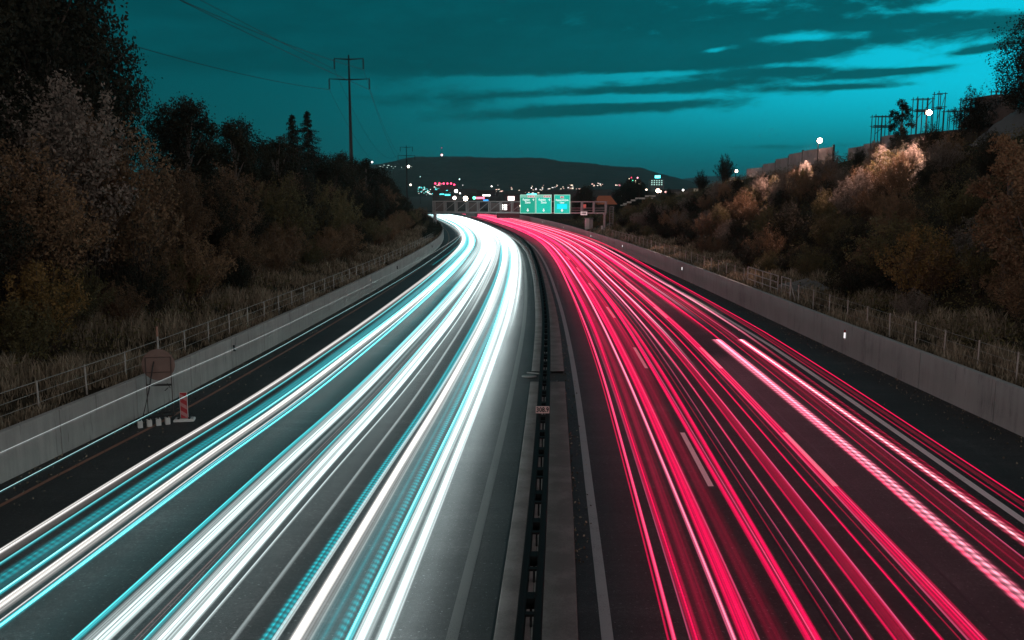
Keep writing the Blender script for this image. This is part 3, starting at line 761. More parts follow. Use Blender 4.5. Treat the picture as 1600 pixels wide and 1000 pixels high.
# ------------------------------------------------------------------ light trails of the traffic: glowing strands at lamp height
def trail_mat(col, strength, streaks, seed, comb=0.0, core=None, far_gain=1.0, power=1.2, gr=(25, 110), down=1.0, fade=None):
    m, n = new_mat('light_trail_glow')
    lat = n.node('ShaderNodeAttribute', attribute_name='lat').outputs['Fac']
    al = n.node('ShaderNodeAttribute', attribute_name='along').outputs['Fac']
    q = n.math('SUBTRACT', 1.0, n.math('MULTIPLY', n.math('MULTIPLY', lat, lat), 2.4))
    skirt = n.math('POWER', n.math('MAXIMUM', n.math('SUBTRACT', 1.0, n.math('ABSOLUTE', lat)), 0.0), 1.8)
    p = n.math('ADD', n.math('MULTIPLY', n.math('POWER', n.math('MAXIMUM', q, 0.0), power), .84), n.math('MULTIPLY', skirt, .16))
    s = n.noise(n.comb(n.math('MULTIPLY', lat, streaks * 1.4), n.math('MULTIPLY', al, .006), seed), 1.0, 2, .6)
    s = n.ramp(s, [(.30, .12), (.5, .75), (.68, 1.7)])
    e = n.math('MULTIPLY', n.math('MULTIPLY', p, s), strength)
    if comb:
        ph = n.math('ADD', n.math('MULTIPLY', al, 2 * math.pi / comb), n.math('MULTIPLY', lat, 4.0))
        w = n.math('ADD', n.math('MULTIPLY', n.math('SINE', ph), .34), .70)
        near = n.math('SUBTRACT', 1.0, n.math('MULTIPLY', n.math('SUBTRACT', al, 40.0), .02), clamp=True)
        e = n.math('MULTIPLY', e, n.math('ADD', n.math('MULTIPLY', w, near), n.math('MULTIPLY', n.math('SUBTRACT', 1.0, near), .62)))
    g = n.node('ShaderNodeMapRange'); n.val(g.inputs[0], al); g.inputs[1].default_value = gr[0]; g.inputs[2].default_value = gr[1]
    g.inputs[3].default_value = 1.0; g.inputs[4].default_value = far_gain
    e = n.math('MULTIPLY', e, g.outputs[0])
    geo = n.node('ShaderNodeNewGeometry')
    dn = n.node('ShaderNodeAttribute', attribute_name='down').outputs['Fac']
    e = n.math('MULTIPLY', e, n.math('ADD', n.math('MULTIPLY', dn, down - 1.0), 1.0))
    e = n.math('MULTIPLY', e, n.math('SUBTRACT', 1.0, geo.outputs['Backfacing']))
    if fade is not None:
        f = n.node('ShaderNodeMapRange', interpolation_type='SMOOTHSTEP'); n.val(f.inputs[0], al); f.inputs[1].default_value = fade; f.inputs[2].default_value = fade + 28
        e = n.math('MULTIPLY', e, f.outputs[0])
    colr = (*col, 1)
    if core is not None: colr = n.mix(n.math('MULTIPLY', n.math('POWER', p, 2.0), n.math('MINIMUM', s, 1.0)), (*col, 1), (*core, 1))
    em = n.node('ShaderNodeEmission'); n.val(em.inputs[0], colr); n.val(em.inputs[1], e)
    tr = n.node('ShaderNodeBsdfTransparent')
    ad = n.node('ShaderNodeAddShader'); n.link(em.outputs[0], ad.inputs[0]); n.link(tr.outputs[0], ad.inputs[1])
    o = n.node('ShaderNodeOutputMaterial'); n.link(ad.outputs[0], o.inputs[0])
    return m
TY = np.concatenate([np.arange(-6, 30, 1.5), np.arange(30, 70, 2.5), np.arange(70, 180, 5.0), np.arange(180, 331, 7.0)])
def trail(fam, o, w, z, mat, label, y0=-6, y1=330, grow=1.0, h=.10, group=None):
    """a slim lens-section tube following the lane; o = lane offset, a number or {distance: offset}"""
    ys = TY[(TY >= y0) & (TY <= y1)]
    if y0 > -6: ys = np.concatenate([[y0], ys[ys > y0 + .3]])
    of = np.interp(ys, sorted(o), [o[k] for k in sorted(o)]) if isinstance(o, dict) else np.full(len(ys), float(o))
    ph = (hash(label) % 97) / 10.0 if False else (sum(map(ord, label)) % 97) / 10.0
    of = of + .05 * np.sin(ys * .043 + ph) + .03 * np.sin(ys * .11 + 2 * ph)
    cx = (MD(ys) + of * sL(ys)) if fam == 'L' else (EL(ys) + of * sR(ys))
    ww = w * (1 + (grow - 1) * np.clip((ys - 25) / 110.0, 0, 1.3))
    lat = np.array([-1, -.45, 0, .45, 1, 1, .45, 0, -.45, -1]); hh = np.array([0, .75, 1, .75, 0, 0, -.75, -1, -.75, 0]) * h / 2
    n = len(ys); K = 10; V = np.zeros((n, K, 3), np.float32)
    V[:, :, 0] = cx[:, None] + lat[None] * ww[:, None] / 2; V[:, :, 1] = ys[:, None]; V[:, :, 2] = z + hh[None]
    i, j = np.meshgrid(np.arange(n - 1), np.array([0, 1, 2, 3, 5, 6, 7, 8]), indexing='ij'); j2 = j + 1
    F = np.stack([(i * K + j), (i * K + j2), ((i + 1) * K + j2), ((i + 1) * K + j)], -1).reshape(-1, 4)
    me = np_mesh('light_trail', V.reshape(-1, 3), F, dict(lat=np.tile(lat, n), along=np.repeat(ys, K), down=np.tile(np.repeat([0., 1.], 5), n)))
    ob = link_mesh('light_trail', me, mat)
    return tag(ob, label, 'light trail', 'headlight trails' if fam == 'L' else 'tail light trails')

WHT, CYA, WRM = (.86, 1.0, 1.0), (.0, .62, .72), (1.0, .965, .93)
RED, PNK, PWH = (1.0, .0, .088), (1.0, .11, .27), (1.0, .52, .64)
def ol(px): return (px - 836.5) / 55.0
def orr(px): return 1.06 + (px - 984) / 55.8
k_ = 0
def TL(px, wpx, col, s, label, st=3.0, comb=0, core=None, z=.65, grow=2.2, far=1.5, h=.10, power=1.2, down=2.2, **kw):
    global k_; k_ += 1
    trail('L', ol(px) if not isinstance(px, dict) else {a: ol(b) for a, b in px.items()}, wpx / 55.0 * 1.75, z, trail_mat(col, s * 1.5, st, k_ * 1.37, comb, core, far, power, (25, 110), down, kw.get('y0')), label, grow=grow, h=h, **kw)
def TR(px, wpx, col, s, label, st=3.0, comb=0, core=None, z=.80, grow=2.1, far=1.9, h=.06, power=1.2, gr=(25, 110), down=.95, **kw):
    global k_; k_ += 1
    trail('R', orr(px) if not isinstance(px, dict) else {a: orr(b) for a, b in px.items()}, wpx / 55.8 * 1.75, z, trail_mat(col, s * 1.35, st, k_ * 1.37, comb, core, far, power, gr, down, kw.get('y0')), label, grow=grow, h=h, **kw)

TL(180, 13, WRM, .95, 'leftmost broad warm-white headlight trail, outer edge of the left lane', 2.0)
TL(184, 26, (.5, .45, .42), .10, 'dim grey-brown glow around the leftmost broad white headlight trail', 2.0)
TL(201, 7, CYA, 1.0, 'thin cyan trail right beside the leftmost broad white one', 1.0, core=(.35, 1, 1))
TL(229, 17, CYA, .30, 'dim combed cyan trail between two bright cyan lines in the left lane', 2.0, comb=.22)
TL(240, 40, CYA, .13, 'broad faint cyan glow along the left lane', 3.0)
TL(254, 7, CYA, 1.0, 'bright thin cyan trail in the middle of the left lane bundle', 1.0, core=(.35, 1, 1))
TL(274, 20, WRM, .9, 'broad white trail of several strands right of the cyan lines in the left lane', 4.5)
TL(291, 2.2, WRM, .9, 'hair-thin white trail hugging the right side of the second broad white one', 1.0)
TL(299, 6, CYA, .75, 'left one of a cyan pair closing the left lane bundle', 1.0)
TL(306, 7, CYA, 1.0, 'right one of a cyan pair closing the left lane bundle', 1.0, core=(.2, .95, 1))
TL(392, 8, CYA, 1.1, 'cyan edge line left of the broad white trails in the middle lane', 1.0, core=(.2, .95, 1))
TL(413, 26, WHT, .85, 'broad white trail of many strands, left headlight path of the middle lane', 6.0)
TL(424, 8, WHT, .8, 'bright narrow white strand on the right of the middle lane left headlight path', 1.5)
TL(437, 7, WHT, .22, 'faint grey-white trail just right of the middle lane left headlight path', 2.0)
TL(452, 1.2, (.7, .4, .38), .22, 'hair-thin reddish trail running between the two middle lane bundles', 1.0, far=1.0)
TL(460, 6, CYA, .95, 'thin cyan edge left of the second middle lane bundle', 1.0, core=(.2, .95, 1))
TL(474, 22, WHT, .95, 'broad white trail with bluish strands, right headlight path of the middle lane', 4.0)
TL(489, 10, WHT, 1.2, 'bright white strand on the right side of the second middle lane bundle', 2.0)
TL(510, 4, WHT, .55, 'single thin white trail right of the second middle lane bundle', 1.0)
TL(547, 6.5, WHT, .26, 'single faint white trail on the grey asphalt between middle and right lane', 1.2)
TL(583, 15, CYA, .55, 'combed cyan trail along the left side of the right lane', 2.5, comb=.20)
TL(592, 6, WHT, .9, 'thin bright white core right of the combed cyan trail', 1.0)
TL(608, 18, WRM, .85, 'broad solid white trail, left headlight path of the right lane', 2.5, down=4.5)
TL(622, 14, WHT, .14, 'faint grey veil right of the broad solid white trail in the right lane', 2.0)
TL(634, 26, CYA, .12, 'broad dull cyan glow between the two right lane bundles', 2.0)  # glowing band put in for the cyan reflection on the road
TL(651, 11, CYA, .55, 'cyan trail with fine cross hatching left of the rightmost white trails', 2.0, comb=.25)
TL(660, 8, CYA, 1.0, 'bright cyan trail between hatched cyan and rightmost white trails', 1.5, core=(.25, .97, 1))
TL(673, 16, WHT, .95, 'broad white trail, second from the right in the left carriageway', 2.5, down=4.5)
TL(690, 15, WHT, .95, 'broad white trail nearest the median on the left carriageway', 3.0, down=8.0)
TL(700, 3, WHT, .35, 'hair-thin white edge line of the white trail nearest the median', 1.0)
TL({10: 705, 40: 712, 90: 718}, 12, WHT, .30, 'faint white trail that shows only far off near the median', 2.0, y0=46)
TL({10: 560, 45: 540, 90: 530}, 22, WHT, .55, 'broad hazy white trail that starts far off between middle and right lane', 3.0, y0=52)
TL({10: 360, 60: 360}, 26, WHT, .40, 'broad white trail that starts far off between left and middle lane', 3.0, y0=75)
trail('L', -12.25, .055, 1.85, trail_mat((.25, .95, 1.0), 1.25, 1.0, 3.3, 0, (.7, 1, 1), 1.0), 'thin cyan side light trail running along the foot of the left concrete wall', y1=150, h=.05)
trail('L', {0: -12.15, 60: -12.05, 90: -11.4, 140: -11.2}, .055, 2.84, trail_mat((.85, 1.0, 1.0), 1.25, 1.0, 5.1, 0, (1, 1, 1), 1.0), 'thin white truck light trail floating in front of the left concrete wall', y1=150, h=.05)
trail('L', {0: -11.2, 60: -11.3, 140: -11.0}, .22, 1.85, trail_mat(CYA, .5, 2.0, 8.1, 0, None, 1.0), 'short broad cyan trail far off near the left bend', y0=84, y1=150)

TR(980, 2.5, RED, .8, 'hair-thin red trail nearest the median', 1.0)
TR(986, 5, RED, .95, 'thin pinkish red trail second from the median', 1.0, core=PNK)
TR(1006, 10, RED, .62, 'plain red trail third from the median', 2.5)
TR(1024, 24, RED, .09, 'broad dark red veil in the first lane', 3.5)
TR(1046, 6, PNK, 1.0, 'bright pink line in the first lane', 1.0, core=(1, .25, .38))
TR(1061, 19, RED, .85, 'broad bright red trail in the first lane', 3.0)
TR(1088, 24, RED, .085, 'broad dark red veil left of the first lane dashes', 3.0)
TR(1122, 8, RED, .95, 'left one of the bright red pair crossing the near lane dash', 1.5)
TR(1133, 9, RED, .95, 'right one of the bright red pair crossing the near lane dash', 1.5)
TR(1150, 2, RED, .45, 'hair-thin red trail right of the bright red pair', 1.0)
TR({15: 1168, 24: 1166}, 2.5, PNK, .75, 'hair-thin pink trail at the left of the middle lane', 1.0)
TR(1184, 5, RED, .95, 'thin bright red trail in the middle lane, left of the wide dull band', 1.0, core=PNK)
TR(1219, 20, RED, .32, 'wide dull red band in the middle lane', 4.0)
TR(1208, 4, RED, .6, 'thin red line along the left rim of the wide dull band', 1.0)
TR(1255, 4.5, RED, .85, 'single thin red trail between wide dull band and second dashes', 1.0)
TR(1272, 2, RED, .5, 'hair-thin red trail left of the banded trail on the second dashes', 1.0)
TR(1288, 20, RED, .58, 'banded red trail running over the second row of dashes', 4.5)
TR({10: 1381, 24: 1387, 48: 1371, 90: 1368}, 25, (1, .14, .26), .95, 'broad combed pink trail in the outer lane that begins abruptly at mid-distance', 2.5, comb=.4, core=(1, .38, .5), y1=47.7, far=2.6, gr=(14, 47))
TR(1375, 7, RED, .75, 'thin red rim left of the broad combed pink trail', 1.0)
TR(1371, 22, RED, .42, 'dull red continuation of the combed pink trail into the distance', 3.0, y0=47.0)
TR(1425, 32, RED, .10, 'wide dim red bundle between the two combed trails of the outer lane', 6.0)
TR(1412, 3, RED, .55, 'thin red line just right of the broad combed pink trail', 1.0)
TR(1441, 3.5, PNK, .6, 'thin pink line just left of the narrower combed trail', 1.0)
TR({10: 1473, 24: 1465, 48: 1440}, 17, (1, .05, .15), .9, 'narrower combed red trail beside the right edge line that begins abruptly at mid-distance', 2.0, comb=.42, core=(1, .42, .5), y1=47.7, far=2.8, gr=(16, 47))
TR(1440, 16, RED, .40, 'dull red continuation of the narrower combed trail into the distance', 3.0, y0=47.0)
TR(1478, 9, RED, .30, 'dotted dark red strand hugging the right edge line', 1.5, comb=.62)
TR(1528, 4, RED, .5, 'inner one of the thin red trails on the right shoulder', 1.0)
TR(1540, 9, RED, .20, 'dim red band between the thin red trails on the right shoulder', 2.0)
TR(1551, 4.5, RED, .7, 'outermost thin red trail on the right shoulder', 1.0)
TR(1480, 9, PNK, .75, 'far pink trail along the outer rim of the outer lane', 2.0, y0=40, far=2.6, core=PWH)
TR({40: 1400, 80: 1395, 200: 1390}, 9, PNK, .75, 'far pink trail along the middle of the outer lane', 2.0, y0=50, far=2.6, core=PWH)
TR(1002, 2.5, PNK, .5, 'thin pink line left of the plain red trail third from the median', 1.0)
TR(1071, 2.5, PNK, .55, 'thin pink line along the right rim of the broad bright red trail', 1.0)
TR(1128, 2.5, PNK, .5, 'thin pink line between the bright red pair at the near lane dash', 1.0)
TR(1226, 3, PNK, .55, 'thin pink line along the right rim of the wide dull band', 1.0)
TR(1281, 3, PNK, .5, 'thin pink line along the left rim of the banded trail on the dashes', 1.0)
TR(1296, 2.5, PNK, .5, 'thin pink line along the right rim of the banded trail on the dashes', 1.0)
TR({40: 1330, 200: 1330}, 12, RED, .30, 'far red haze of lamps between the second dashes and the outer lane', 3.0, y0=60)
TR({40: 1230, 200: 1225}, 10, PNK, .45, 'far pale pink trail in the middle lane', 2.0, y0=36, far=2.6, core=PWH)
TR({40: 1300, 200: 1300}, 8, PNK, .45, 'far pale pink trail over the second row of dashes', 2.0, y0=50, far=2.6, core=PWH)
TR({30: 1180, 200: 1180}, 6, PNK, .45, 'far pale pink trail at the left of the middle lane', 2.0, y0=34, far=2.6, core=PWH)
TR({30: 1100, 200: 1110}, 14, RED, .40, 'far red trail left of the first row of dashes', 3.0, y0=30)
TR({30: 1010, 200: 1010}, 10, RED, .40, 'far red trail nearest the median', 3.0, y0=36)

# ------------------------------------------------------------------ plants
def leaves(P, size, tone, aspect=.55, up=None):
    """one kite-shaped leaf per point"""
    n = len(P)
    d = rng.normal(size=(n, 3)); d /= np.linalg.norm(d, axis=1)[:, None]
    if up is not None: d = d * .8 + up; d /= np.linalg.norm(d, axis=1)[:, None]
    e = np.cross(d, rng.normal(size=(n, 3))); e /= np.linalg.norm(e, axis=1)[:, None] + 1e-9
    s = (size * rng.uniform(.6, 1.3, n))[:, None]
    V = np.stack([P - d * s * .5, P + e * s * aspect * .5 - d * s * .05, P + d * s * .5, P - e * s * aspect * .5 - d * s * .05], 1)
    F = np.arange(n * 4).reshape(-1, 4)
    return V.reshape(-1, 3), F, np.repeat(tone, 4)

def branch_pts(a, b, sag=0.0, n=4):
    return [a.lerp(b, u) + Vector((0, 0, sag * 4 * u * (1 - u))) for u in np.linspace(0, 1, n)]

def broad_tree(H, W, nl, lsize, trunk_frac=.22, tall=1.0, lumps=14):
    """lumpy crown: leaf sprays gathered round limb ends, sky gaps between them"""
    mb = MB(); mb.tube([(0, 0, -.6), (.05, 0, H * .3), (.1 * W * .2, .05, H * .62), (0, 0, H * .9)], [H * .028, H * .021, H * .012, .02], 7)
    blobs = []
    for i in range(lumps):
        u = (i + .5) / lumps; a = i * 2.399 + rng.uniform(-.4, .4)
        zc = H * (trunk_frac + .08 + (1 - trunk_frac - .16) * u ** tall)
        rr = W * .5 * (math.sin(math.pi * (.14 + .80 * u)) ** .8) * rng.uniform(.55, .80)
        c = Vector((math.cos(a) * rr, math.sin(a) * rr, zc)); rb = W * rng.uniform(.17, .27)
        blobs.append((c, rb)); mb.tube(branch_pts(Vector((0, 0, zc * .62)), c, .06 * H * .3), [H * .009, H * .007, H * .005, .012], 5)
    P, T = [], []
    per = nl // lumps
    for c, rb in blobs:
        ns = max(10, per // 26); t0 = rng.random()
        for k in range(ns):
            dv = rng.normal(size=3); dv /= np.linalg.norm(dv)
            q = np.array(c) + dv * rb * (rng.random() ** .38) * np.array([1, 1, .82])
            m = per // ns
            P.append(q + rng.normal(size=(m, 3)) * rb * .17); T.append(np.full(m, np.clip(.55 * t0 + .45 * rng.random() + rng.normal() * .05, 0, 1)))
    P = np.concatenate(P); T = np.concatenate(T)
    return mb, leaves(P, lsize, np.clip(T + rng.normal(size=len(T)) * .08, 0, 1))

def twiggy_shrub(H, W, stems, per, lsize, upright=1.0):
    """many ascending stems set with leaves up to their feathery tips"""
    mb = MB(); P, T = [], []
    for i in range(stems):
        a = rng.uniform(0, 2 * math.pi); r0 = W * .16 * rng.random() ** .5; lean = rng.random() ** .7
        h = H * (1 - .55 * lean ** 1.6) * rng.uniform(.75, 1.05)
        b0 = Vector((math.cos(a) * r0, math.sin(a) * r0, -.3)); tip = Vector((math.cos(a) * (r0 + W * .5 * lean), math.sin(a) * (r0 + W * .5 * lean), h))
        mid = b0.lerp(tip, .5) + Vector((-math.cos(a) * W * .06, -math.sin(a) * W * .06, h * .08 * upright))
        pts = [b0, mid, tip]; mb.tube(pts, [.035, .02, .006], 4, caps=False)
        t0 = rng.random(); side = 7
        for k in range(side):
            u = .22 + .78 * (k + rng.random()) / side
            p = (b0.lerp(mid, u * 2) if u < .5 else mid.lerp(tip, u * 2 - 1))
            aa = rng.uniform(0, 2 * math.pi); L = (.16 + .14 * rng.random()) * H * (1.15 - u * .8)
            q = p + Vector((math.cos(aa) * L * .65, math.sin(aa) * L * .65, L * .75))
            m = per // side; w = rng.random(m)
            line_ = np.array(p)[None] * (1 - w)[:, None] + np.array(q)[None] * w[:, None]
            P.append(line_ + rng.normal(size=(m, 3)) * (.045 * W * .35 + .03)); T.append(np.full(m, np.clip(.5 * t0 + .5 * rng.random(), 0, 1)))
            if k % 2 == 0: mb.tube([p, q], [.01, .004], 3, caps=False)
    P = np.concatenate(P); T = np.concatenate(T)
    keep = P[:, 2] > .05
    return mb, leaves(P[keep], lsize, np.clip(T[keep] + rng.normal(size=keep.sum()) * .08, 0, 1), up=np.array([0, 0, .35]))

def conifer(H, W, nl):
    mb = MB(); mb.tube([(0, 0, -.5), (0, 0, H * .5), (0, 0, H)], [H * .02, H * .012, .015], 7)
    P, T, U = [], [], []
    nw = 44
    for i in range(nw):
        u = i / (nw - 1); z = H * (.10 + .88 * u); L = W * .5 * (1 - u) ** .85 + .10
        nb = 7 if u < .8 else 5
        for k in range(nb):
            a = rng.uniform(0, 2 * math.pi); l = L * rng.uniform(.45, 1.2)
            z_ = z + rng.uniform(-.22, .22); p = Vector((0, 0, z_)); q = Vector((math.cos(a) * l, math.sin(a) * l, z_ - l * rng.uniform(.05, .35)))
            mb.tube([p, q], [.03, .008], 3, caps=False)
            m = max(8, int(nl / (nw * nb) * (.4 + 1.2 * l / (W * .5)))); w = rng.random(m) ** .8
            P.append(np.array(p)[None] * (1 - w)[:, None] + np.array(q)[None] * w[:, None] + rng.normal(size=(m, 3)) * np.array([.16, .16, .10]) * (.5 + l * .35))
            T.append(np.full(m, rng.random()))
    P = np.concatenate(P); T = np.concatenate(T)
    return mb, leaves(P, .26, T, .3)

LEAF = dict(
    dark=leafy('dark_green_leaves', [(.012, .013, .008), (.022, .022, .012), (.038, .035, .018)]),
    olive=leafy('olive_leaves', [(.055, .05, .024), (.14, .118, .052), (.24, .19, .085)]),
    brown=leafy('autumn_brown_leaves', [(.095, .060, .036), (.20, .125, .072), (.34, .205, .11)]),
    grey=leafy('pale_willow_leaves', [(.15, .122, .10), (.25, .20, .165), (.36, .295, .245)]),
    ochre=leafy('ochre_leaves', [(.13, .085, .03), (.23, .145, .05), (.34, .20, .07)]),
    pine=leafy('fir_needles', [(.010, .014, .010), (.02, .026, .016)], .1),
)
PROTO = {}
HUE = dict(dark='dark', olive='olive green', brown='rusty brown', grey='pale grey', ochre='ochre', pine='dark')
def make_proto(kind, name, builder, bark):
    mb, (V, F, T) = builder
    st = mb.mesh('trunk' if 'tree' in name else 'stems', True); st.materials.append(bark)
    PROTO[kind] = (name, st, (V, F, T), {})
def plant(kind, pos, s, leaf, label, cat, group=None, rz=None, sz=None):
    name, st, (V, F, T), cache = PROTO[kind]
    if leaf not in cache:
        me = np_mesh('crown', V, F, dict(tone=T)); me.materials.append(LEAF[leaf]); cache[leaf] = me
    t = empty(name, pos, rng.uniform(0, 6.28) if rz is None else rz)
    t.scale = (s, s, sz or s)
    tag(t, label, cat, group)
    link_mesh('trunk' if 'tree' in name else 'stems', st, None, t)
    link_mesh('crown', cache[leaf], None, t)
    return t
for i in range(3): make_proto('tree%d' % i, 'broadleaf_tree', broad_tree(12, 8.0, 19000, .22, .16, 1.0, 18), MAT['bark'])
for i in range(2): make_proto('slim%d' % i, 'slender_tree', broad_tree(9, 4.2, 9000, .20, .14, .95, 13), MAT['birch'])
for i in range(4): make_proto('shrub%d' % i, 'shrub', twiggy_shrub(4.0, 4.2, 46, 170, .13), MAT['bark'])
for i in range(3): make_proto('bush%d' % i, 'bush', twiggy_shrub(7.5, 5.0, 70, 190, .16, 1.6), MAT['bark'])
for i in range(2): make_proto('fir%d' % i, 'fir_tree', conifer(12, 7.6, 14000), MAT['bark'])

# tall dark trees on the crest of the left bank
GT = 'dark trees on the crest of the left bank'
big = [(13, 44, 'tree0', 1.00, 1.05), (17, 48, 'tree1', 1.15, 1.25), (14, 53, 'tree2', 1.25, 1.48), (19, 56, 'tree0', 1.3, 1.62), (16, 60, 'tree1', 1.0, 1.42), (17.5, 64, 'tree2', .95, 1.30),
       (21, 62, 'tree1', 1.2, 1.5), (24, 52, 'tree2', 1.2, 1.5), (22, 44, 'tree0', 1.2, 1.4), (12, 38, 'tree1', .9, 1.0), (17, 39, 'tree2', 1.0, 1.15)]
for i, (o, y, k, s, z) in enumerate(big):
    plant(k, gl(o, y), s, 'dark', ['tallest dark tree whose crown is cut by the top left edge of the photo', ][0] if i == 3 else ('tall dark tree with leafy right edge standing against the sky' if i == 5 else 'big dark leafy tree massed at the upper left against the sky'), 'tree', None if i in (3, 5) else GT, sz=z)
for y, o, k, z, lf in [(70, 12, 'slim0', 1.12, 'dark'), (74, 15, 'tree0', .85, 'dark'), (78, 12, 'slim1', 1.08, 'dark'), (83, 13, 'tree1', .78, 'dark'), (88, 11, 'slim0', 1.0, 'dark'), (93, 14, 'tree2', .72, 'dark'), (98, 12, 'slim1', .98, 'dark'),
                       (103, 15, 'tree1', .72, 'dark'), (112, 11, 'tree0', .66, 'dark'), (118, 14, 'slim0', .98, 'dark'), (124, 12, 'tree2', .70, 'dark'), (131, 13, 'tree1', .72, 'dark'), (138, 11, 'slim1', .95, 'dark'),
                       (146, 13, 'tree0', .72, 'dark'), (154, 11, 'tree2', .66, 'dark'), (163, 13, 'slim0', .85, 'dark'), (172, 11, 'tree1', .58, 'dark'), (182, 13, 'tree0', .58, 'dark'), (194, 11, 'tree2', .52, 'dark'),
                       (206, 13, 'tree1', .50, 'dark'), (218, 11, 'slim1', .62, 'dark'), (232, 12, 'tree0', .42, 'dark'), (248, 11, 'tree2', .40, 'dark'), (266, 12, 'tree1', .36, 'dark'), (290, 11, 'tree0', .4, 'dark'), (310, 10, 'tree2', .4, 'dark')]:
    plant(k, gl(o + rng.uniform(-.6, .6), y), z * rng.uniform(.95, 1.08), lf, 'dark %s on the left skyline %s' % ('slender tree' if 'slim' in k else 'rounded tree', 'just right of the tallest trees' if y < 86 else 'around the big fir' if y < 116 else 'left of the tall pylon' if y < 150 else 'right of the tall pylon'), 'tree', GT)
FX = [(96, 11.5, 'fir0', .98, 'small dark fir tree left of the big fir on the left skyline'), (111, 13.5, 'fir1', 1.10, 'dark fir tree with a pointed top rising above the left skyline'), (150, 12, 'fir0', .66, 'small fir tip just left of the tall pylon'),
      (143, 12, 'fir1', .66, 'second small fir tip left of the tall pylon'), (186, 13, 'fir1', .6, 'small lone fir tip right of the tall pylon mast')]
for y, o, k, s, l in FX: plant(k, gl(o, y), s, 'pine', l, 'tree')
# lighter bushes and young trees on the slope of the left bank
key = [(8.2, 45, 'bush0', 1.38, 'grey', 'large pale grey-brown bush with feathery top below the tall dark trees'), (6.6, 46.5, 'bush1', 1.22, 'brown', 'rust brown bush leaning right beside the large pale bush'),
       (7.0, 39.5, 'bush2', 1.02, 'brown', 'brown bush with a pale stem left of the large pale bush'), (5.0, 36.0, 'shrub0', .95, 'ochre', 'low ochre shrub at the far left above the fence'),
       (5.2, 52, 'shrub1', 1.12, 'brown', 'reddish orange shrub in the middle of the left bank beyond the pale bush'), (7.0, 62, 'bush0', .95, 'brown', 'tall brown bush behind the reddish shrub on the left bank'),
       (6.4, 74, 'bush1', .95, 'olive', 'olive bush with lit right side on the left bank'), (6.6, 88, 'bush2', .9, 'olive', 'olive green bush on the left bank in front of the fir'),
       (10.5, 47, 'bush1', 1.25, 'grey', 'pale bush partly hidden behind the large pale bush'), (10, 34, 'bush2', 1.2, 'dark', 'dark bush at the left edge of the photo under the trees')]
for o, y, k, s, lf, l in key: plant(k, gl(o, y), s, lf, l, 'bush')
GS, GB = 'low shrubs at the foot of the left bank', 'bushes on the slope of the left bank'
y = 26.0
while y < 215:
    o = rng.uniform(4.2, 6.2); k = 'shrub%d' % rng.integers(4)
    part = 'at the left photo edge' if y < 42 else 'behind the round sign' if y < 66 else 'halfway along the left bank' if y < 120 else 'far along the left wall'
    lk = ['olive', 'dark', 'brown', 'olive', 'brown'][rng.integers(5)]
    plant(k, gl(o, y), rng.uniform(.55, .95), lk, 'low %s shrub behind the left fence %s' % (HUE[lk], part), 'shrub', GS)
    lk = ['olive', 'dark', 'brown', 'dark', 'dark'][rng.integers(5)]
    if not (40 < y < 55): plant('bush%d' % rng.integers(3), gl(rng.uniform(7.2, 10.5), y + 1), rng.uniform(.65, .92) * np.interp(y, [26, 120, 215], [1.1, .9, .6]), lk, '%s bush on the slope of the left bank %s' % (HUE[lk], part), 'bush', GB)
    y += np.interp(y, [26, 100, 215], [2.6, 3.6, 6.0])
for y, o, s in [(136, 1.4, .5), (141, 1.0, .55), (147, 1.2, .6), (153, 1.0, .6), (160, 1.4, .6)]:
    plant('shrub%d' % rng.integers(4), gl(o, y), s, 'dark', 'dark shrub hanging over the far end of the left wall', 'shrub', 'shrubs at the far end of the left wall')

# the right bank: scrub all the way up to the crest
GR = 'scrub covering the right bank'
spots = []
for _ in range(4000):
    Y = rng.uniform(30, 215); o = rng.uniform(3.4, 23.5)
    if o < 5.5 and 57 < Y < 66: continue
    d = np.interp(Y, [30, 120, 215], [2.5, 3.1, 4.6])
    if all((Y - a) ** 2 + (o - b) ** 2 * 1.3 > d * d for a, b in spots): spots.append((Y, o))
    if len(spots) >= 285: break
LIM = np.array([(900, 345), (960, 332), (1000, 314), (1050, 310), (1100, 301), (1130, 290), (1165, 290), (1200, 284), (1240, 272), (1280, 262), (1320, 256), (1360, 230), (1400, 216), (1450, 206), (1500, 206), (1540, 218), (1600, 245), (1800, 245)], float)
for Y, o in spots:
    p = grt(o, Y)
    room = hz_(float(np.interp(800 + 1376 * p.x / Y, LIM[:, 0], LIM[:, 1])) + rng.uniform(-15, 9), Y) - p.z     # headroom below the crest line
    if room < .7: continue
    tall = rng.random() < .3
    tier = 'low on' if o < 8 else 'halfway up' if o < 15 else 'high on'
    part = 'near the right photo edge' if Y < 56 else 'above the steel railing' if Y < 90 else 'below the crest lamps' if Y < 140 else 'beside the sign gantry'
    far = np.interp(Y, [30, 150, 215], [1, .85, .55])
    leafk = ['olive', 'dark', 'dark', 'brown', 'brown', 'grey', 'olive', 'dark'][rng.integers(8)]
    if tall and o > 6 and room > 2.2: plant('bush%d' % rng.integers(3), p, min(rng.uniform(.42, .66) * far, room / 7.5), leafk, 'taller %s bush %s the right bank %s' % (HUE[leafk], tier, part), 'bush', 'taller bushes on the right bank')
    else: plant('shrub%d' % rng.integers(4), p, min(rng.uniform(.55, 1.0) * far * (.75 if o < 5 else 1), room / 4.0), leafk, '%s scrubby shrub %s the right bank %s' % (HUE[leafk], tier, part), 'shrub', GR)
def gx(X, Y): return grt(X - float(RW(Y)), Y)
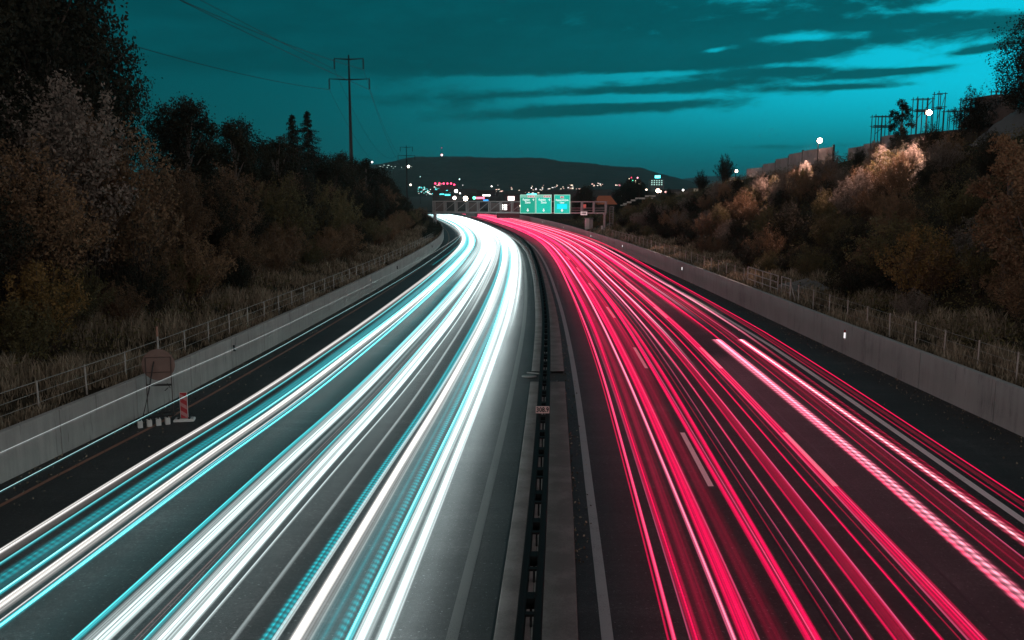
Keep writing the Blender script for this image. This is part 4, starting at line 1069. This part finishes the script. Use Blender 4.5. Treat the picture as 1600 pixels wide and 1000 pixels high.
keyr = [(24.3, 41.5, 'slim0', .95, 'brown', 'orange-brown tree with drooping boughs at the right edge of the photo', 'tree'), (25.5, 45.5, 'slim1', .92, 'brown', 'second orange-brown tree just behind the one at the right edge', 'tree'),
        (41, 70.5, 'tree1', .80, 'dark', 'tall dark tree cut by the right edge of the photo against the sky', 'tree'), (43.5, 74, 'tree0', .70, 'dark', 'dark tree behind the tarpaulin mound at the right edge', 'tree'),
        (39.4, 91, 'slim1', .62, 'dark', 'dark round-headed tree left of the upper bright lamp on the crest', 'tree'), (40.2, 78.5, 'bush1', .62, 'dark', 'dark bush on the crest left of the tarpaulin mound', 'bush'),
        (37.0, 155, 'bush1', .66, 'dark', 'dark leafy tree at the left end of the noise barrier on the crest', 'tree'), (33.5, 158, 'bush2', .50, 'dark', 'smaller dark bush left of the tree at the barrier end', 'bush'),
        (31.8, 104, 'bush0', .52, 'grey', 'pale branching bush lit pink by the lower lamp on the right bank', 'bush'), (31.2, 112, 'bush2', .50, 'grey', 'second pale bush lit pink under the lower lamp', 'bush'),
        (33.2, 93, 'bush1', .56, 'grey', 'pale feathery bush lit pink between the two crest lamps', 'bush'), (34.6, 85, 'slim0', .46, 'grey', 'thin pale tree lit from behind below the upper lamp', 'tree'),
        (24.2, 57, 'shrub2', 1.15, 'olive', 'olive shrub with upright twigs in the middle of the right bank', 'shrub'), (23.2, 50, 'shrub0', 1.15, 'ochre', 'ochre shrub with upright twigs low on the right bank', 'shrub')]
for X, Y, k, s, lf, l, c in keyr: plant(k, gx(X, Y), s, lf, l, c)

k = 0
for X0, Y0, offs in ((38.4, 112, [(-2.6, -3, .30), (-4.6, -5.5, .36), (-2.8, -8, .30), (-6, -2, .34), (-7.5, -8, .40), (-4.2, 3.5, .30), (-7, 4, .36), (-5.2, -11, .36)]), (38.9, 84, [(-2.4, -2.5, .30), (-4.4, -4.5, .36), (-6.5, -1.5, .40), (-4.4, 2.5, .36), (-6.6, 4.5, .42), (-2.6, 5, .32), (-7.6, -5, .44)])):
    for dx, dy, sc2 in offs:
        X, Y = X0 + dx, Y0 + dy; p = gx(X, Y)
        plant('bush%d' % (k % 3), p, sc2, ['grey', 'brown', 'grey', 'olive'][k % 4], '%s bush lit pink from above by the %s crest lamp' % (['pale grey', 'rusty brown', 'pale grey', 'olive green'][k % 4], 'lower' if Y0 > 100 else 'upper'), 'bush', 'bushes lit by the crest lamps'); k += 1

# dry grass along both walls, dead leaves and low cover on the slopes
def straw():
    m, n = new_mat('dry_grass')
    at = n.node('ShaderNodeAttribute', attribute_name='tone').outputs['Fac']
    return finish(m, n, n.ramp(at, [(0, (.08, .064, .042)), (.35, (.20, .16, .112)), (.7, (.38, .305, .22)), (1, (.55, .46, .35))]), .8, spec=.15, trans=.3)
MAT['straw'] = straw()
def grass(name, f, zf, sgn, n, o0, o1, y0, y1, seedk, hmax):
    u = rng.random(n); Y = y0 * (y1 / y0) ** u
    o = o0 + (o1 - o0) * rng.random(n) ** 1.2
    clump = np.sin(Y * 2.1 + seedk) * np.cos(o * 3.3 + Y * .7) + np.sin(Y * .53 + o)
    keep = rng.random(n) < .45 + .3 * clump
    Y, o, clump = Y[keep], o[keep], clump[keep]; n = len(Y)
    X = f(Y) + sgn * o; Z = zf(o, Y)
    h = hmax * rng.uniform(.35, 1.0, n) * (.65 + .25 * clump) * np.interp(o, [o0, o0 + .6, o1], [.45, .9, 1.0]); h = np.maximum(h, .12)
    w = rng.uniform(.014, .036, n) * np.interp(Y, [25, 60, 150], [.8, 1.2, 2.4])
    a = rng.uniform(0, 2 * math.pi, n); lean = h * rng.uniform(.05, .5, n); la = rng.uniform(0, 2 * math.pi, n)
    B = np.stack([X, Y, Z - .03], 1); dx = np.stack([np.cos(a) * w, np.sin(a) * w, 0 * w], 1)
    M_ = B + np.stack([np.cos(la) * lean * .35, np.sin(la) * lean * .35, h * .6], 1); T_ = B + np.stack([np.cos(la) * lean, np.sin(la) * lean, h], 1)
    V = np.stack([B - dx, B + dx, M_ + dx * .8, M_ - dx * .8, T_], 1)
    b = np.arange(n) * 5
    F = np.concatenate([np.stack([b, b + 1, b + 2], 1), np.stack([b, b + 2, b + 3], 1), np.stack([b + 3, b + 2, b + 4], 1)])
    tone = np.repeat(np.clip(rng.random(n) * .7 + .15 + .12 * clump, 0, 1), 5)
    o_ = link_mesh(name, np_mesh(name, V.reshape(-1, 3), F, dict(tone=tone)), MAT['straw'])
    return tag(o_, kind='stuff')
tag(grass('dry_grass', LW, z_left, -1, 90000, .45, 6.5, 22, 165, .3, 1.05), 'tall dry grass growing between the left fence and the bushes', 'grass')
tag(grass('dry_grass', RW, z_right, 1, 80000, .45, 5.0, 26, 165, 1.3, 1.1), 'tall dry grass growing behind the fence posts on the right bank', 'grass')
def cover(name, f, zf, sgn, n, o0, o1, y0, y1, label):
    Y = y0 * (y1 / y0) ** rng.random(n); o = o0 + (o1 - o0) * rng.random(n)
    P = np.stack([f(Y) + sgn * o, Y, zf(o, Y) + rng.random(n) ** 2 * .9 + .02], 1)
    V, F, T = leaves(P, .16, rng.random(n), .6)
    o_ = link_mesh(name, np_mesh(name, V, F, dict(tone=T)), LEAF['olive']); tag(o_, label, 'ground cover', kind='stuff')
cover('ground_cover', LW, z_left, -1, 60000, 3, 22, 24, 230, 'low leafy undergrowth covering the slope of the left bank')
cover('ground_cover', RW, z_right, 1, 90000, 2, 26, 28, 230, 'low leafy undergrowth covering the slope of the right bank')
def litter():
    n = 2600
    side = rng.random(n) < .5; Y = 20 * 5 ** rng.random(n)
    e = rng.exponential(.55, n)
    X = np.where(side, LW(Y) + .08 + e, RW(Y) - .08 - e)
    mid = rng.random(n) < .25; X = np.where(mid, EL(Y) - .55 + rng.normal(size=n) * .22, X)
    P = np.stack([X, Y, np.full(n, .02) + .012 * rng.random(n)], 1)
    V, F, T = leaves(P, .075, rng.random(n), .7)
    tag(link_mesh('leaf_litter', np_mesh('leaf_litter', V, F, dict(tone=T)), MAT['straw']), 'fallen leaves and grit lying along the edges of the road', 'leaf litter', kind='stuff')
litter()

# ------------------------------------------------------------------ crest of the right bank: noise barrier, lamps, building site
def crest():
    ends = [(1162, 153, 263.5, 12.6), (1187, 142, 263.5, 0), (1206, 134, 256.5, 0), (1226, 127, 249, 0), (1247, 119, 241, 0), (1294, 108, 234.5, 0)]
    t = empty('noise_barrier', (39.5, 130, 10)); tag(t, 'stepped pale noise barrier panels climbing the crest of the right bank', 'noise barrier')
    m = concrete('barrier_panel', (.42, .36, .35), .3)
    for i in range(5):
        a = Vector((bx(ends[i][0]) * ends[i][1], ends[i][1], 0)); b = Vector((bx(ends[i + 1][0]) * ends[i + 1][1], ends[i + 1][1], 0))
        D = ends[i + 1][1]; top = hz_(ends[i + 1][2], (ends[i][1] + D) / 2); mid = (a + b) / 2; d = b - a
        MB().box(mid - t.location + Vector((0, 0, top - 1.5)), (d.length - .14, .14, 3.0), math.atan2(d.y, d.x)).build('barrier_panel', m, t)
        MB().box(b - t.location + Vector((0, 0, top - 1.4)), (.2, .22, 3.3)).build('barrier_post', MAT['dark'], t)
    a2 = [(1317, 107, 232), (1340, 101, 226), (1366, 97, 214), (1392, 92, 208)]
    for (p0, d0, y0), (p1, d1, y1) in zip(a2[:-1], a2[1:]):
        a, b = Vector((bx(p0) * d0, d0, 0)), Vector((bx(p1) * d1, d1, 0)); d = b - a; top = hz_(y0, (d0 + d1) / 2)
        MB().box((a + b) / 2 - t.location + Vector((0, 0, top - 1.7)), (d.length - .14, .14, 3.4), math.atan2(d.y, d.x)).build('barrier_panel', m, t)
    warm = (1.0, .62, .50)
    def lamp(px, py, D, r, watts, label, arm):
        x, z = bx(px) * D, hz_(py, D); t = empty('floodlight', (x, D, z - 3.4)); tag(t, label, 'lamp', 'lamps on the crest of the right bank')
        MB().tube([(0, .5, -.5), (0, .5, 3.3)], .06, 6).build('pole', MAT['dark'], t)
        MB().bevbox((0, .32, 3.45), (.55, .3, .45), .04).build('housing', MAT['dark'], t)
        g = MB().ball((0, 0, 3.4), r, 14, 8).build('lens', lit('lamp_glow', (1.0, .70, .58), 60), t, smooth=True); g.data.materials[0].cycles.emission_sampling = 'NONE'
        L = bpy.data.lights.new('lamp_light', 'SPOT'); L.energy = watts; L.spot_size = R(70); L.spot_blend = .18; L.color = (1.0, .60, .50); L.shadow_soft_size = .3
        o = bpy.data.objects.new('lamp_light', L); C.objects.link(o); o.parent = t; o.location = (arm[0], arm[1], 3.4 + arm[2]); o.rotation_euler = Vector((-.42, -.25, -.87)).to_track_quat('-Z', 'Y').to_euler()
    lamp(1272, 222, 112, .30, 30000, 'lower bright pinkish floodlight on the crest beside the noise barrier', (-1.2, -.6, -.2))
    lamp(1437, 180, 84, .23, 24000, 'upper bright pinkish floodlight on the crest in front of the building site', (-.9, -.5, -.2))
    lamp(1146, 268, 150, .18, 3500, 'small bright lamp half hidden by leaves at the left end of the noise barrier', (.5, -.8, .2))
    # shell of a building with scaffolding
    b = empty('building_shell', (51, 92, 10.6)); tag(b, 'dark unfinished building on the crest behind the scaffolding', 'building')
    bm = simple('raw_masonry', (.075, .052, .046), .85, 0, .4, 1.5)
    MB().box((0, 2, 2.0), (12, 18, 5.0), R(8)).build('lower_storey', bm, b)
    MB().box((-2.2, -1.0, 5.6), (2.6, 3.0, 4.3), R(8)).build('stair_tower', bm, b)
    g = MB(); g.v += [(-6, -7.2, 4.6), (-2.6, -7.2, 4.6), (-4.0, -7.2, 7.0), (-6, -1, 4.6), (-2.6, -1, 4.6), (-4.0, -1, 7.0)]; g.f += [(0, 1, 2), (5, 4, 3), (0, 3, 4, 1), (1, 4, 5, 2), (2, 5, 3, 0)]
    g.build('gable', bm, b)
    sm = simple('scaffold_steel', (.05, .045, .045), .5, .4)
    def scaffold(pxs, D, ybot, ytop, levels, label):
        t = empty('scaffolding', (bx(pxs[0]) * D, D, hz_(ybot, D))); tag(t, label, 'scaffolding', 'scaffolding on the building site')
        H = hz_(ytop, D) - hz_(ybot, D); xs = [(bx(p) - bx(pxs[0])) * D for p in pxs]
        for i, x in enumerate(xs):
            for yy in (0, 1.0): MB().tube([(x, yy, -1.5), (x, yy, H * (1 if i % 3 else 1.06))], .045, 5).build('standard', sm, t)
        for k in range(levels):
            z = H * (k + 1) / levels - .1
            for yy in (0, 1.0): MB().tube([(xs[0] - .2, yy, z), (xs[-1] + .2, yy, z)], .04, 5).build('ledger', sm, t)
            if k < levels - 1: MB().box(((xs[0] + xs[-1]) / 2, .5, z - .15), (xs[-1] - xs[0], .9, .05)).build('deck', sm, t)
        MB().tube([(xs[0], 0, 0), (xs[-1], 0, H * .9)], .03, 4).build('diagonal_brace', sm, t)
    scaffold([1356, 1366, 1371, 1377, 1385], 96, 212, 184, 2, 'low scaffolding bay at the left end of the building site')
    scaffold([1418, 1426, 1433, 1441], 92, 190, 158, 2, 'scaffolding above the upper bright lamp')
    scaffold([1450, 1460], 92, 190, 150, 2, 'tall narrow scaffolding frame just right of the upper lamp')
    scaffold([1466, 1476, 1487, 1498], 92, 192, 176, 1, 'scaffold guard rail running right of the gable')
    scaffold([1492, 1500, 1516, 1530], 86, 185, 158, 2, 'scaffolding half hidden behind the crest bush')
    scaffold([1538, 1545, 1552, 1560], 86, 180, 146, 3, 'three-level scaffolding left of the big tree at the right edge')
    # spoil heap under a tarpaulin
    t = empty('tarpaulin_mound', (45.0, 75, 13.5)); tag(t, 'grey tarpaulin-covered mound on the crest at the right edge', 'mound')
    nx, ny = 30, 20; V = []; F = []
    for i in range(nx):
        for j in range(ny):
            u, v = i / (nx - 1) * 2 - 1, j / (ny - 1) * 2 - 1
            h = 3.4 * max(0, (1 - abs(u) ** 2.4)) * max(0, (1 - abs(v) ** 2.2)) + .12 * math.sin(u * 17 + v * 5) + .08 * math.sin(v * 21 - u * 9)
            V.append((u * 5.6, v * 4, h - .3 + u * .7))
    for i in range(nx - 1):
        for j in range(ny - 1): a = i * ny + j; F.append((a, a + ny, a + ny + 1, a + 1))
    link_mesh('tarpaulin', np_mesh('tarpaulin', V, F, smooth=True), simple('tarpaulin_grey', (.13, .13, .135), .6, 0, .3, 1.2, bump=.3), t)
    MB().tube([(-1.2, -2.6, .5), (-1.2, -2.6, 3.2)], .07, 6).build('stake', MAT['dark'], t)
crest()

# ------------------------------------------------------------------ the town beyond the bend
def town():
    warmw, white, cyan, redl, pink, green, orange = (1, .82, .62), (1, .97, .92), (.10, .95, 1.0), (1, .05, .14), (1, .35, .42), (.15, 1, .62), (1, .42, .10)
    cache = {}
    def glow(c, s):
        if (c, s) not in cache: cache[(c, s)] = lit('town_lamp_glow', c, s); cache[(c, s)].cycles.emission_sampling = 'NONE'
        return cache[(c, s)]
    def lamp(px, py, D, dia, col, s, label, pole=True, group='lamps of the town'):
        x, z = bx(px) * D, hz_(py, D); r = dia / 1376 * D / 2
        t = empty('street_lamp', (x, D, -.5)); tag(t, label, 'lamp', group)
        MB().ball((0, 0, z + .5), r, 10, 6).build('lens', glow(col, s), t, smooth=True)
        if pole: MB().tube([(0, r, 0), (0, r, z + .5)], max(.08, D * .0003), 5).build('pole', MAT['dark'], t)
    lamp(728, 310, 420, 7.0, warmw, 25, 'brightest warm white lamp of the town above the left end of the gantry')
    lamp(711, 309, 430, 5.5, (1, .78, .70), 8, 'large pinkish white lamp left of the brightest town lamp')
    lamp(713.5, 298.5, 450, 5.0, white, 9, 'white lamp above the large pinkish one left of the brightest town lamp')
    lamp(719.5, 302, 450, 2.6, white, 3, 'small white lamp between the pinkish and the brightest lamp')
    lamp(741.5, 309, 430, 5.0, green, 3.0, 'green-white signal lamp right of the brightest town lamp')
    lamp(748.5, 310, 430, 4.2, pink, 3.2, 'pink lamp beside the green-white signal lamp')
    lamp(1025.5, 298, 330, 6.0, (1, .55, .40), 25, 'bright orange-pink street lamp below the tower block')
    lamp(1029.5, 299, 332, 3.2, (1, .55, .40), 9, 'smaller orange-pink lamp touching the bright one below the tower block')
    lamp(1037.5, 300, 340, 2.8, (1, .5, .45), 5, 'small pink lamp right of the bright orange-pink street lamp')
    lamp(1007.5, 296.5, 340, 3.2, (1, .74, .55), 7, 'warm lamp left of the bright orange-pink street lamp')
    lamp(1064.5, 297, 360, 2.9, white, 6, 'single white lamp in front of the long low building')
    lamp(968.7, 305, 330, 2.0, white, 4, 'small white lamp beside the orange-lit roof')
    lamp(652, 272, 3000, 1.6, cyan, 1.6, 'tall slender mast lamp over the left trees', False)
    lamp(658.5, 276.5, 700, 1.6, (.5, .9, .85), 1.5, 'tall lamp mast left of the row of red lights')
    lamp(719, 280.5, 600, 2.2, (.7, 1, .95), 2.2, 'tall lamp mast above the bright town lamps')
    lamp(724, 289.5, 610, 1.4, white, 1.2, 'short lamp mast right of the tall one above the bright town lamps')
    lamp(640.5, 261.2, 2500, 4.2, (1, .9, .75), 7, 'bright warm light on the hillside beside the distant pylon', False)
    lamp(584.7, 254.5, 2500, 2.6, (1, .85, .9), 6, 'bright light on the left skyline right of the tall pylon', False)
    lamp(585.5, 268, 2300, 2.0, (.8, .9, .85), 2.0, 'small light below the bright one on the left skyline', False)
    lamp(643.3, 289, 900, 3.4, (1, .9, .75), 3, 'warm light at the end of the left trees', False)
    lamp(813, 321, 300, 3.2, warmw, 6, 'warm lamp seen through the gantry left of the green signs')
    lamp(830, 293.8, 1200, 1.6, white, 3, 'white light above the cyan roof sign behind the green signs', False)
    lamp(768.5, 291.3, 1200, 2.2, white, 4, 'lone white light in the middle of the dark hill foot', False)
    # six red lights on a long dark roof
    r = empty('hall_building', (bx(696) * 1000, 1000, 0)); tag(r, 'long dark hall on the hill foot carrying a row of red lights', 'building')
    MB().box((0, 6, 8), (28, 10, 16)).build('wall', simple('hall_wall', (.05, .05, .05), .8), r)
    for k, (px, py) in enumerate([(681.5, 287), (688, 287), (694.5, 287), (700.3, 287), (706, 287), (710.8, 288.8)]):
        t = empty('red_lamp', (bx(px) * 996, 996, hz_(py, 996))); tag(t, 'red light in the row on the long dark hall', 'lamp', 'row of red lights'); MB().ball((0, 0, 0), 1.05, 8, 6).build('lens', glow(redl, 5), t)
    def block(px0, px1, ytop, ybot, D, col, label, wins=(), wcol=white, ws=1.6, roof=None, depth=14):
        x0, x1 = bx(px0) * D, bx(px1) * D; z1 = hz_(ytop, D); z0 = hz_(ybot, D) if ybot else -.5
        t = empty('town_building', ((x0 + x1) / 2, D, z0)); tag(t, label, 'building', 'buildings of the town')
        MB().box((0, depth / 2, (z1 - z0) / 2), (x1 - x0, depth, z1 - z0)).build('wall', simple('facade', col, .8, 0, .15, .3), t)
        if roof: 
            w = (x1 - x0) / 2 + .5; g = MB(); h = z1 - z0
            g.v += [(-w, -.6, h), (w, -.6, h), (w, depth + .6, h), (-w, depth + .6, h), (-w * .55, depth / 2, h + roof[0]), (w * .55, depth / 2, h + roof[0])]
            g.f += [(3, 2, 1, 0), (0, 1, 5, 4), (1, 2, 5), (2, 3, 4, 5), (3, 0, 4)]; g.build('roof', roof[1], t)
        wm = glow(wcol, ws); fm = MAT['dark']
        for (a, b, c, d) in wins:
            wx0, wx1, wz1, wz0 = bx(a) * D, bx(b) * D, hz_(c, D), hz_(d, D); cx, cz = (wx0 + wx1) / 2 - t.location.x, (wz0 + wz1) / 2 - z0
            f = MB().box((cx, -.06, cz), (wx1 - wx0 + .16, .10, wz1 - wz0 + .16)).build('window', fm, t); MB().box((cx, -.13, cz), (wx1 - wx0, .05, wz1 - wz0)).build('pane', wm, f)
        return t
    gw = lambda x0, x1, y0, y1, nx, ny, f=.7: [(x0 + (x1 - x0) * i / nx, x0 + (x1 - x0) * (i + f) / nx, y0 + (y1 - y0) * j / ny, y0 + (y1 - y0) * (j + f) / ny) for i in range(nx) for j in range(ny)]
    tw = block(1014, 1035, 280.5, 303, 900, (.10, .12, .12), 'tower block with lit windows and a glowing cyan roof sign', gw(1015, 1034, 282, 291, 5, 3, .5), (.55, .95, .85), 1.0)
    MB().box((0, -.4, 17.2), (5.2, .5, 2.6)).build('roof_sign', glow(cyan, 6), tw)
    block(981, 1000, 281, 300, 700, (.06, .05, .05), 'dark block behind the trees with a red and a green light on its roof', [(990, 991.5, 282, 286), (995, 998.5, 286, 288.5), (980, 982, 279, 280.2)], (1, .85, .6), 2.0)
    for px, py, c, l in ((984.3, 278.2, redl, 'red roof light on the dark block behind the trees'), (993.7, 278.3, pink, 'pinkish roof light right of the red one on the dark block'), (986, 282.7, green, 'green light below the red roof light on the dark block')): lamp(px, py, 690, 2.3, c, 3.5, l, False)
    block(885.5, 894.5, 288.5, 300, 1100, (.14, .11, .10), 'pale distant block above the rightmost green sign', [(890.5, 894, 288.8, 290.5), (892, 895, 293.5, 295.2)], warmw, 1.6)
    block(745, 775, 297, 320, 600, (.035, .028, .03), 'dark building with a bright white sign on its front', [(754.5, 766.5, 304, 309.3)], white, 4)
    block(722, 740, 296.0, 312, 640, (.06, .055, .055), 'dark building with a long lit sign along its roof edge', [(723.5, 731, 296.3, 298.4), (731.5, 738, 296.5, 300)], white, 2.2)
    block(788, 812, 304, 322, 420, (.07, .04, .045), 'low building with a pink-white square sign right of the town lamps', [(793.6, 803.8, 306.6, 313)], (1, .72, .68), 3.2)
    block(776, 812, 316.5, 340, 255, (.06, .045, .042), 'dark low building with a grid of bright windows seen through the gantry', gw(782.2, 793.4, 319, 328.2, 2, 3, .78), white, 2.6, depth=9)
    block(728, 745, 318, 338, 262, (.05, .04, .04), 'dark low building with dim windows seen through the gantry', gw(731, 741.5, 321, 328.5, 3, 3, .6), warmw, .75, depth=9)
    block(686, 705, 302, 316, 500, (.05, .06, .06), 'low station building with cyan lit front left of the bright lamps', [(688, 695, 302.6, 304.2), (696, 704.5, 303.2, 305.6)], cyan, 2.2)
    block(689, 698, 305.6, 316, 495, (.05, .04, .03), 'small kiosk with an orange lit front under the cyan lit station', [(690, 697, 306, 308.4)], orange, 2.0, depth=5)
    block(748, 764, 312.5, 325, 415, (.04, .04, .05), 'small building with a red band and a blue sign under the white sign', [(755.5, 763.5, 311.4, 314.4)], (.05, .35, .9), 1.6)
    block(747, 758, 307.2, 312, 425, (.05, .03, .03), 'long pink-red lit canopy between the green lamp and the white sign', [(744, 757.5, 307.6, 310.6)], (1, .18, .28), 2.6, depth=4)
    block(820, 840, 302.8, 320, 330, (.05, .05, .05), 'building behind the left green sign with a cyan lit roof edge', [(823, 828, 303.0, 304.6), (829, 837.5, 302.2, 304.6)], cyan, 4, depth=6)
    rr = simple('tiled_roof', (.42, .13, .065), .8, 0, .25, 1.0)
    block(931, 960, 319, 335, 250, (.05, .045, .04), 'house with an orange-lit hipped roof right of the round dark tree', (), roof=(2.4, rr), depth=8)
    block(1043, 1085, 299.5, 312, 420, (.16, .14, .13), 'long low pale building in front of the far ridge', gw(1066, 1080, 301, 304, 4, 1, .6), warmw, .35, depth=12)
    block(1080, 1097, 294, 312, 400, (.09, .08, .075), 'taller pale end of the long low building', gw(1081, 1089, 295, 300, 2, 3, .6), warmw, .35, depth=12)
    # white parapets stepping up towards the right
    t = empty('parapet_row', (bx(975) * 262, 262, 0)); tag(t, 'row of small white parapets stepping up behind the bank right of the gantry', 'parapet')
    for a, b, c, d in ((972, 978, 317, 321), (978, 985, 314.5, 317), (984, 991, 311.5, 314), (991, 1006, 308.5, 311), (1006, 1022, 305, 307.5), (1007, 1018, 308.5, 310.5), (968, 974, 319.5, 321)):
        MB().box(((bx(a) + bx(b)) / 2 * 262 - t.location.x, 0, (hz_(c, 262) + hz_(d, 262)) / 2), ((bx(b) - bx(a)) * 262, .3, hz_(c, 262) - hz_(d, 262))).build('parapet', simple('parapet_white', (.5, .47, .44), .7), t)
    # hill top mast
    m = empty('radio_mast', (bx(692.2) * 3000, 3000, 110)); tag(m, 'thin mast with a red lamp on top of the wooded hill', 'mast')
    MB().tube([(0, 0, 0), (0, 0, hz_(232, 3000) - 110)], .55, 5).build('pole', MAT['dark'], m)
    MB().ball((0, -1, hz_(243.7, 3000) - 110), 3.4, 8, 6).build('lamp', glow((1, .45, .5), 6), m); MB().ball((0, -1, hz_(233, 3000) - 110), 1.3, 8, 6).build('lamp', glow(redl, 2), m)
    # round tree and dark groves among the houses
    plant('tree0', (bx(914) * 232, 232, -.3), .80, 'dark', 'round dark tree standing right of the green signs', 'tree', sz=.92)
    plant('tree1', (bx(908) * 236, 236, -.3), .66, 'dark', 'dark tree crown merging with the round dark tree from the left', 'tree', sz=.86)
    for i, (px, D, s, z) in enumerate([(975, 270, .8, 1.02), (986, 275, .9, 1.12), (997, 268, .8, 1.05), (965, 280, .7, .85), (1042, 290, .45, .85), (1004, 285, .7, .8), (1100, 330, .8, .9), (1086, 320, .6, .75)]):
        plant('tree%d' % (i % 3), (bx(px) * D, D, -.3), s, 'dark', 'dark tree among the houses right of the gantry', 'tree', 'dark trees among the houses right of the gantry', sz=z)
    # scattered lights
    g = 'small scattered town lights'
    pts = []
    for _ in range(70): pts.append((rng.uniform(655, 700), rng.uniform(292, 305), 'c'))
    for _ in range(34): pts.append((rng.uniform(772, 845), 299 + rng.normal() * 4.0, 'w'))
    for _ in range(26): pts.append((rng.uniform(845, 905), 293.5 + rng.normal() * 2.5, 'w'))
    for _ in range(12): pts.append((rng.uniform(924, 940), 289 + rng.normal() * 1.2, 'w'))
    for _ in range(7): pts.append((rng.uniform(955, 968), 289.5 + rng.normal() * .8, 'p'))
    for _ in range(14): pts.append((rng.uniform(594, 660), 261 + rng.normal() * 1.6, 'h'))
    for _ in range(8): pts.append((rng.uniform(684, 700), 289.5 + rng.normal() * 1.0, 'p'))
    for _ in range(10): pts.append((rng.uniform(745, 790), 302 + rng.normal() * 2, 'w'))
    sm = {}
    for px, py, c in pts:
        D = 2400 if c == 'h' else rng.uniform(800, 1300); col = {'c': [(.3, 1, .9), white, cyan][rng.integers(3)], 'w': [white, warmw, (1, .6, .5)][rng.integers(3)], 'p': [pink, warmw][rng.integers(2)], 'h': (.7, .95, .85)}[c]
        key_ = col
        if key_ not in sm: sm[key_] = MB().box((0, 0, 0), (1.0, .5, .8)).mesh('town_light'); sm[key_].materials.append(glow(col, 1.6 if c != 'h' else .9))
        o = link_mesh('town_light', sm[key_], None, None, (bx(px) * D, D, hz_(py, D))); k = rng.uniform(.7, 1.5) * D / 1376; o.scale = (k * rng.uniform(.8, 2.2), 1, k)
        tag(o, {'c': 'tiny bluish light in the cluster below the left end of the hill', 'w': 'tiny white light among the roofs along the foot of the hill', 'p': 'tiny pink or warm light at the foot of the hill', 'h': 'tiny pale light on the left slope of the hill'}[c], 'light', {'c': 'bluish light cluster', 'w': 'white lights at the hill foot', 'p': 'pink lights at the hill foot', 'h': 'lights on the hill slope'}[c])
    # low dark houses as the town's mass
    hm = simple('dark_houses', (.045, .04, .038), .9, 0, .3, .1)
    for i in range(46):
        px = rng.uniform(690, 1060); D = rng.uniform(430, 1100); w, h = rng.uniform(9, 22), rng.uniform(4, 9)
        x = bx(px) * D; t = empty('town_house', (x, D, -.5), rng.uniform(-.5, .5)); tag(t, 'low dark house in the unlit part of the town', 'house', 'low dark houses of the town')
        MB().box((0, 0, h / 2), (w, 9, h)).build('wall', hm, t)
        g_ = MB(); g_.v += [(-w/2 - .4, -5, h), (w/2 + .4, -5, h), (w/2 + .4, 5, h), (-w/2 - .4, 5, h), (-w/2, 0, h + 2.6), (w/2, 0, h + 2.6)]; g_.f += [(3, 2, 1, 0), (0, 1, 5, 4), (1, 2, 5), (2, 3, 4, 5), (3, 0, 4)]
        g_.build('roof', hm, t)
town()

# ------------------------------------------------------------------ evening air
def haze():
    m = bpy.data.materials.new('evening_haze'); m.use_nodes = True; n = NT(m.node_tree)
    v = n.node('ShaderNodeVolumePrincipled'); v.inputs['Color'].default_value = (.55, .96, 1.0, 1); v.inputs['Density'].default_value = .00010; v.inputs['Anisotropy'].default_value = .75
    o = n.node('ShaderNodeOutputMaterial'); n.link(v.outputs[0], o.inputs['Volume'])
    me = MB().box((0, 0, 0), (14600, 14600, 170)).mesh('haze'); b = link_mesh('haze', me, m, None, (0, 0, 170 / 2 - 1.6))
    tag(b, kind='stuff')
haze()
